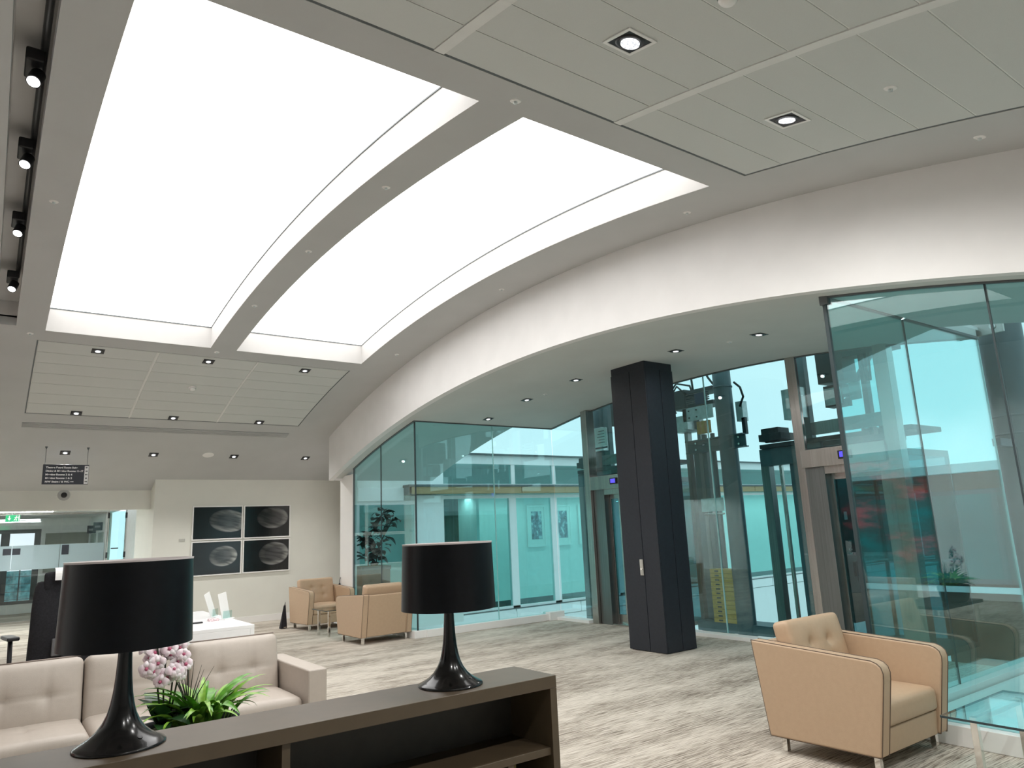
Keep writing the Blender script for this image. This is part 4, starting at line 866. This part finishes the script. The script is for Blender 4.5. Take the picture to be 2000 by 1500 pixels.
# orchid
oc = thing('orchid', 'pale pink moth orchid with dark leaves on the left of the slate planter', 'orchid', (.84, PY, ZP))
om = [leaf_mesh('leaf', .27, .14, .8, LEAFD, .10, 10), leaf_mesh('leaf', .22, .13, 1.1, LEAFD, .10, 10)]
for k, (rz, rx, s) in enumerate(((.3, 1.15, 1), (1.4, .9, .95), (2.6, 1.2, .9), (3.6, .9, 1), (4.7, .75, 1.05), (5.6, 1.1, .95), (0.9, 1.3, .8), (4.2, 1.25, .9), (3.0, .5, .8), (5.2, .9, 1.1))):
    o = bpy.data.objects.new('leaf', om[k % 2]); COL.objects.link(o); o.parent = oc; o.rotation_euler = (rx - .05, 0, rz); o.scale = (s,) * 3
ost = [[(0, 0, 0), (-.03, 0, .2), (-.035, -.01, .36), (-.05, -.02, .44)], [(.02, 0, 0), (.04, .01, .2), (.05, 0, .38), (.03, -.02, .50)], [(.01, .01, 0), (.0, .02, .22), (.005, 0, .40)], [(.03, .02, 0), (.07, .02, .24), (.085, 0, .42), (.08, -.02, .47)]]
for s in ost: MB().tube(s, .0045, 6).build('stem', STEM, oc, smooth=True)
def petal(name, L, Wd, m):
    mb = MB(); mb.grid(lambda u, v: ((u - .5) * 2 * Wd / 2 * math.sin(PI * (.08 + .88 * v)) ** .7, L * v, .012 * math.sin(PI * v) - .006 * ((u - .5) * 2) ** 2), 4, 6); return mb
def flower_mesh():
    V = []; Fc = []; me_mb = MB()
    for a, L, Wd in ((90, .034, .026), (10, .038, .042), (170, .038, .042), (235, .034, .026), (305, .034, .026)):
        p = petal('p', L, Wd, PETAL); r = math.radians(a - 90)
        me_mb.add([(x * math.cos(r) - y * math.sin(r), x * math.sin(r) + y * math.cos(r), z) for x, y, z in p.v], p.f)
    return me_mb.mesh('flower', PETAL, smooth=True)
FMSH = flower_mesh(); lp = MB().lathe([(.001, .014), (.006, .012), (.009, .004), (.005, 0)], 10).mesh('lip', PETALC, smooth=True)
fpos = []
for k in range(34):
    z = random.uniform(.25, .49); fpos.append((random.uniform(-.10, .10) * (1 if z < .45 else .8) + .0, random.uniform(-.07, .03), z))
for k, p in enumerate(fpos):
    o = bpy.data.objects.new('flower', FMSH); COL.objects.link(o); o.parent = oc; o.location = p
    o.rotation_euler = (PI / 2 + random.uniform(-.5, .3), random.uniform(-.4, .4), random.uniform(-.6, .6)); o.scale = (random.uniform(1.0, 1.25),) * 3
    q = bpy.data.objects.new('lip', lp); COL.objects.link(q); q.parent = o
# lush foliage plant
lf = thing('leafy_plant', 'bushy bright green arching foliage plant on the right of the slate planter', 'plant', (1.04, PY, ZP))
def blade(name, L, Wd, bend, m):
    mb = MB()
    def fn(u, v):
        w = Wd * (math.sin(PI * (.10 + .90 * v) ** .85) ** .9 + .05); s = (u - .5) * 2; a = 1.25 - bend * v * v
        return (s * w / 2, L * v * math.cos(a * .75) * (1 + .2 * v), L * (v * math.sin(1.25) - bend * .45 * v ** 3) + abs(s) * w * .18)
    mb.grid(fn, 4, 10); return mb.mesh(name, m, smooth=True)
bm_ = [blade('leaf', .24, .050, .9, LEAFL), blade('leaf', .30, .055, 1.4, LEAFL), blade('leaf', .22, .050, 1.7, LEAFL2), blade('leaf', .28, .046, 1.3, LEAFL2)]
for k in range(72):
    o = bpy.data.objects.new('leaf', bm_[k % 4]); COL.objects.link(o); o.parent = lf
    a = k * 2.39996; rr = .02 + .10 * (k / 64)
    o.location = (math.cos(a) * rr * 1.2, math.sin(a) * rr * .6, random.uniform(-.02, .02)); o.rotation_euler = (random.uniform(-.05, .45), random.uniform(-.35, .35), a - PI / 2 + random.uniform(-.4, .4)); o.scale = (random.uniform(.6, .95),) * 3
gs = thing('spiky_grass', 'dark thin spiky grass blades rising behind the orchid', 'plant', (.98, PY + .06, ZP))
for k in range(16):
    a = random.uniform(0, 2 * PI); t_ = random.uniform(.05, .45); L = random.uniform(.2, .34)
    MB().tube([(0, 0, 0), (math.cos(a) * t_ * .12, math.sin(a) * t_ * .1, L * .5), (math.cos(a) * t_ * .35, math.sin(a) * t_ * .25, L)], [.004, .003, .0008], 5).build('blade', STEM, gs, smooth=True)
# ------------------------------------------------------------------ bookcase and lamps
BX0, BX1, BYA, BYB, BZ = -.75, 2.085, 2.62, 2.935, .92
bk = thing('bookcase', 'low dark taupe open bookcase across the foreground carrying both black lamps', 'bookcase', ((BX0 + BX1) / 2, (BYA + BYB) / 2, 0))
bw, bd = (BX1 - BX0) / 2, (BYB - BYA) / 2
MB().box(-bw, bw, -bd, bd, BZ - .052, BZ).build('top_board', BOOKC, bk, bevel=.0025)
for x0 in (-bw, bw - .036): MB().box(x0, x0 + .036, -bd, bd, 0, BZ - .052).build('side_panel', BOOKC, bk, bevel=.002)
MB().box(-bw + .036, bw - .036, bd - .012, bd, .05, BZ - .052).build('back_panel', BOOKI, bk)
for z in (.05, .335, .60): MB().box(-bw + .036, bw - .036, -bd + .015, bd - .012, z, z + .03).build('shelf', BOOKC, bk, bevel=.002)
for x in (-bw + .94, bw - 1.2):
    MB().box(x, x + .03, -bd + .02, bd - .012, .63, BZ - .052).build('divider', BOOKC, bk, bevel=.002)
    MB().box(x + .94, x + .97, -bd + .02, bd - .012, .08, .60).build('divider', BOOKC, bk, bevel=.002)
MB().box(-bw, bw, -bd + .03, bd, 0, .05).build('plinth', BOOKI, bk)
t = thing('book', 'olive yellow book standing on the lower shelf at the right end of the bookcase', 'book', (1.885, 2.80, .365))
MB().box(-.030, .030, -.09, .09, 0, .228).build('cover', OLIVE, t, bevel=.003); MB().box(-.025, .025, -.086, .094, .004, .224).build('pages', PAPER, t)
def lamp(label, x, y):
    t = thing('table_lamp', label, 'table lamp', (x, y, BZ), 0, 'black spun metal table lamps')
    prof = [(.137, 0), (.138, .004), (.134, .009), (.115, .018), (.094, .031), (.073, .050), (.056, .074), (.044, .100), (.036, .13), (.030, .165), (.0255, .21), (.0225, .26), (.0205, .31), (.0195, .36), (.0195, .42)]
    b = MB().lathe(prof, 48).build('base', BLACKG, t, smooth=True)
    MB().tube([(.045, -.078, .0285), (.046, -.080, .034)], .008, 12).build('switch', BLKP, b)
    z0, z1 = .312, .588
    MB().lathe([(.204, z0), (.196, z1), (.194, z1), (.202, z0)], 64, close=True).build('lamp_shade', SHADE, t, smooth=True, auto=.6)
    sh = skids(t)[-1]
    MB().lathe([(.2015, z0 + .002), (.1935, z1 - .001)], 64).build('lining', SHADEIN, t, smooth=True)
    MB().lathe([(.001, z1 - .03), (.10, z1 - .03), (.192, z1 - .03)], 48).build('diffuser', SHADEIN, t)
    MB().lathe([(.1965, z1 - .004), (.1975, z1 + .002), (.193, z1 + .002), (.193, z1 - .004)], 64, close=True).build('rim', mat('pale_rim', (.55, .50, .50), .4, var=.01), t)
    MB().tube([(0, 0, .42), (0, 0, .55)], .012, 10).build('lamp_holder', BLKP, t)
    return t
lamp('black drum-shaded table lamp at the left of the bookcase, in front of the sofa', .41, 2.81)
lamp('black table lamp with drum shade on the right of the bookcase', 1.655, 2.80)
# ------------------------------------------------------------------ reception desk and office chair
dk = thing('reception_desk', 'white reception desk behind the sofa', 'desk', (1.42, 8.55, 0))
mb = MB().box(-.36, .82, -.98, 1.15, .715, .75); mb.build('worktop', DESK, dk, bevel=.004)
MB().box(.78, .82, -.98, 1.15, 0, .715).build('end_panel', DESK, dk, bevel=.003); MB().box(-.30, .78, -.98, -.94, .0, .715).build('front_panel', DESK, dk, bevel=.003)
MB().box(-.36, -.30, 1.05, 1.1, 0, .715).build('leg', DESK, dk); MB().box(-.26, .02, -.86, -.4, .0, .70).build('pedestal', DARKM, dk, bevel=.004)
for i, (x, y, rz, tilt, lab) in enumerate(((2.13, 8.72, .9, -.22, 'left'), (2.17, 8.36, .6, -.12, 'right'))):
    t = thing('leaflet_holder', 'clear white tilted leaflet holder on the reception desk, %s of two' % lab, 'leaflet holder', (x, y, .75), rz)
    o = MB().box(-.06, .06, -.004, .004, .0, .27).build('leaflet', PAPER, t, bevel=.001); o.rotation_euler = (tilt, -.25 + .1 * i, 0)
    o.location = (0, 0, .01); MB().box(-.075, .075, -.05, .05, 0, .012).build('stand', DESK, t, bevel=.002); MB().box(-.065, .065, -.02, -.016, .012, .09).build('pocket', GLT, t)
tag(MB().box(1.78, 1.90, 8.20, 8.24, .75, .765).build('pen', BLKP, bevel=.004), 'small black pen lying on the white desk beside the lampshade', 'pen')
tag(MB().box(1.98, 2.08, 8.28, 8.36, .75, .775).build('card_box', mat('pink_white_card', (.8, .6, .62), .6, var=.3, vscale=60), bevel=.003), 'little white and pink card dispenser on the desk corner', 'card box')
oc2 = thing('office_chair', 'high-backed black mesh office chair beside the reception desk, seen from behind', 'office chair', (.57, 7.60, 0), .15)
def backfn(q, u, v, s): return Vector((q.x * (1 - .12 * abs(v) ** 3), q.y, q.z - .05 * u * u + (.03 * math.cos(v * 2.5))))
b = rbox(.50, .80, .07, .03, 14, 18, 4, backfn).build('backrest', BLKF, oc2, smooth=True, merge=True, loc=(0, -.23, .90)); b.rotation_euler = (PI / 2 + .10, 0, 0)
hb = rbox(.36, .16, .06, .028, 8, 6, 4).build('headrest', BLKF, oc2, smooth=True, merge=True, loc=(0, -.24, 1.30)); hb.rotation_euler = (PI / 2, 0, 0)
rbox(.52, .50, .09, .04, 12, 12, 5).build('seat', BLKF, oc2, smooth=True, merge=True, loc=(0, .02, .50))
MB().box(-.10, .10, -.30, -.275, .70, .84).build('lumbar_plate', mat('grey_lumbar', (.12, .12, .125), .5, var=.05), oc2, bevel=.008)
MB().tube([(0, .05, .46), (0, -.30, .47), (0, -.32, .62), (0, -.29, .95)], .03, 10).build('back_bracket', BLKP, oc2, smooth=True)
for s in (-1, 1):
    MB().tube([(s * .20, 0, .47), (s * .33, -.02, .48), (s * .34, -.02, .84)], .018, 8).build('arm_support', BLKP, oc2, smooth=True); MB().box(s * .34 - .045, s * .34 + .045, -.14, .14, .84, .87).build('armrest', BLKP, oc2, bevel=.01)
MB().tube([(0, 0, .10), (0, 0, .46)], .028, 12).build('gas_lift', BLKP, oc2)
for k in range(5):
    a = 2 * PI * k / 5 + .3; lg = MB().tube([(0, 0, .12), (math.cos(a) * .30, math.sin(a) * .30, .075)], [.03, .018], 8).build('base_leg', BLKP, oc2)
    MB().tube([(math.cos(a) * .30 - .02 * math.sin(a), math.sin(a) * .30 + .02 * math.cos(a), .03), (math.cos(a) * .30 + .02 * math.sin(a), math.sin(a) * .30 - .02 * math.cos(a), .03)], .03, 12).build('caster', BLKP, lg)
ps = MB().grid(lambda u, v: ((u - .5) * .2, -.10 * v - .02 * math.sin(PI * v), .04 - .10 * v * v), 4, 6).build('paper_sheet', PAPER, None, loc=(.60, 7.35, 1.37)); tag(ps, 'white sheet of paper draped over the top of the office chair', 'paper')
so = ps.modifiers.new('thick', 'SOLIDIFY'); so.thickness = .002
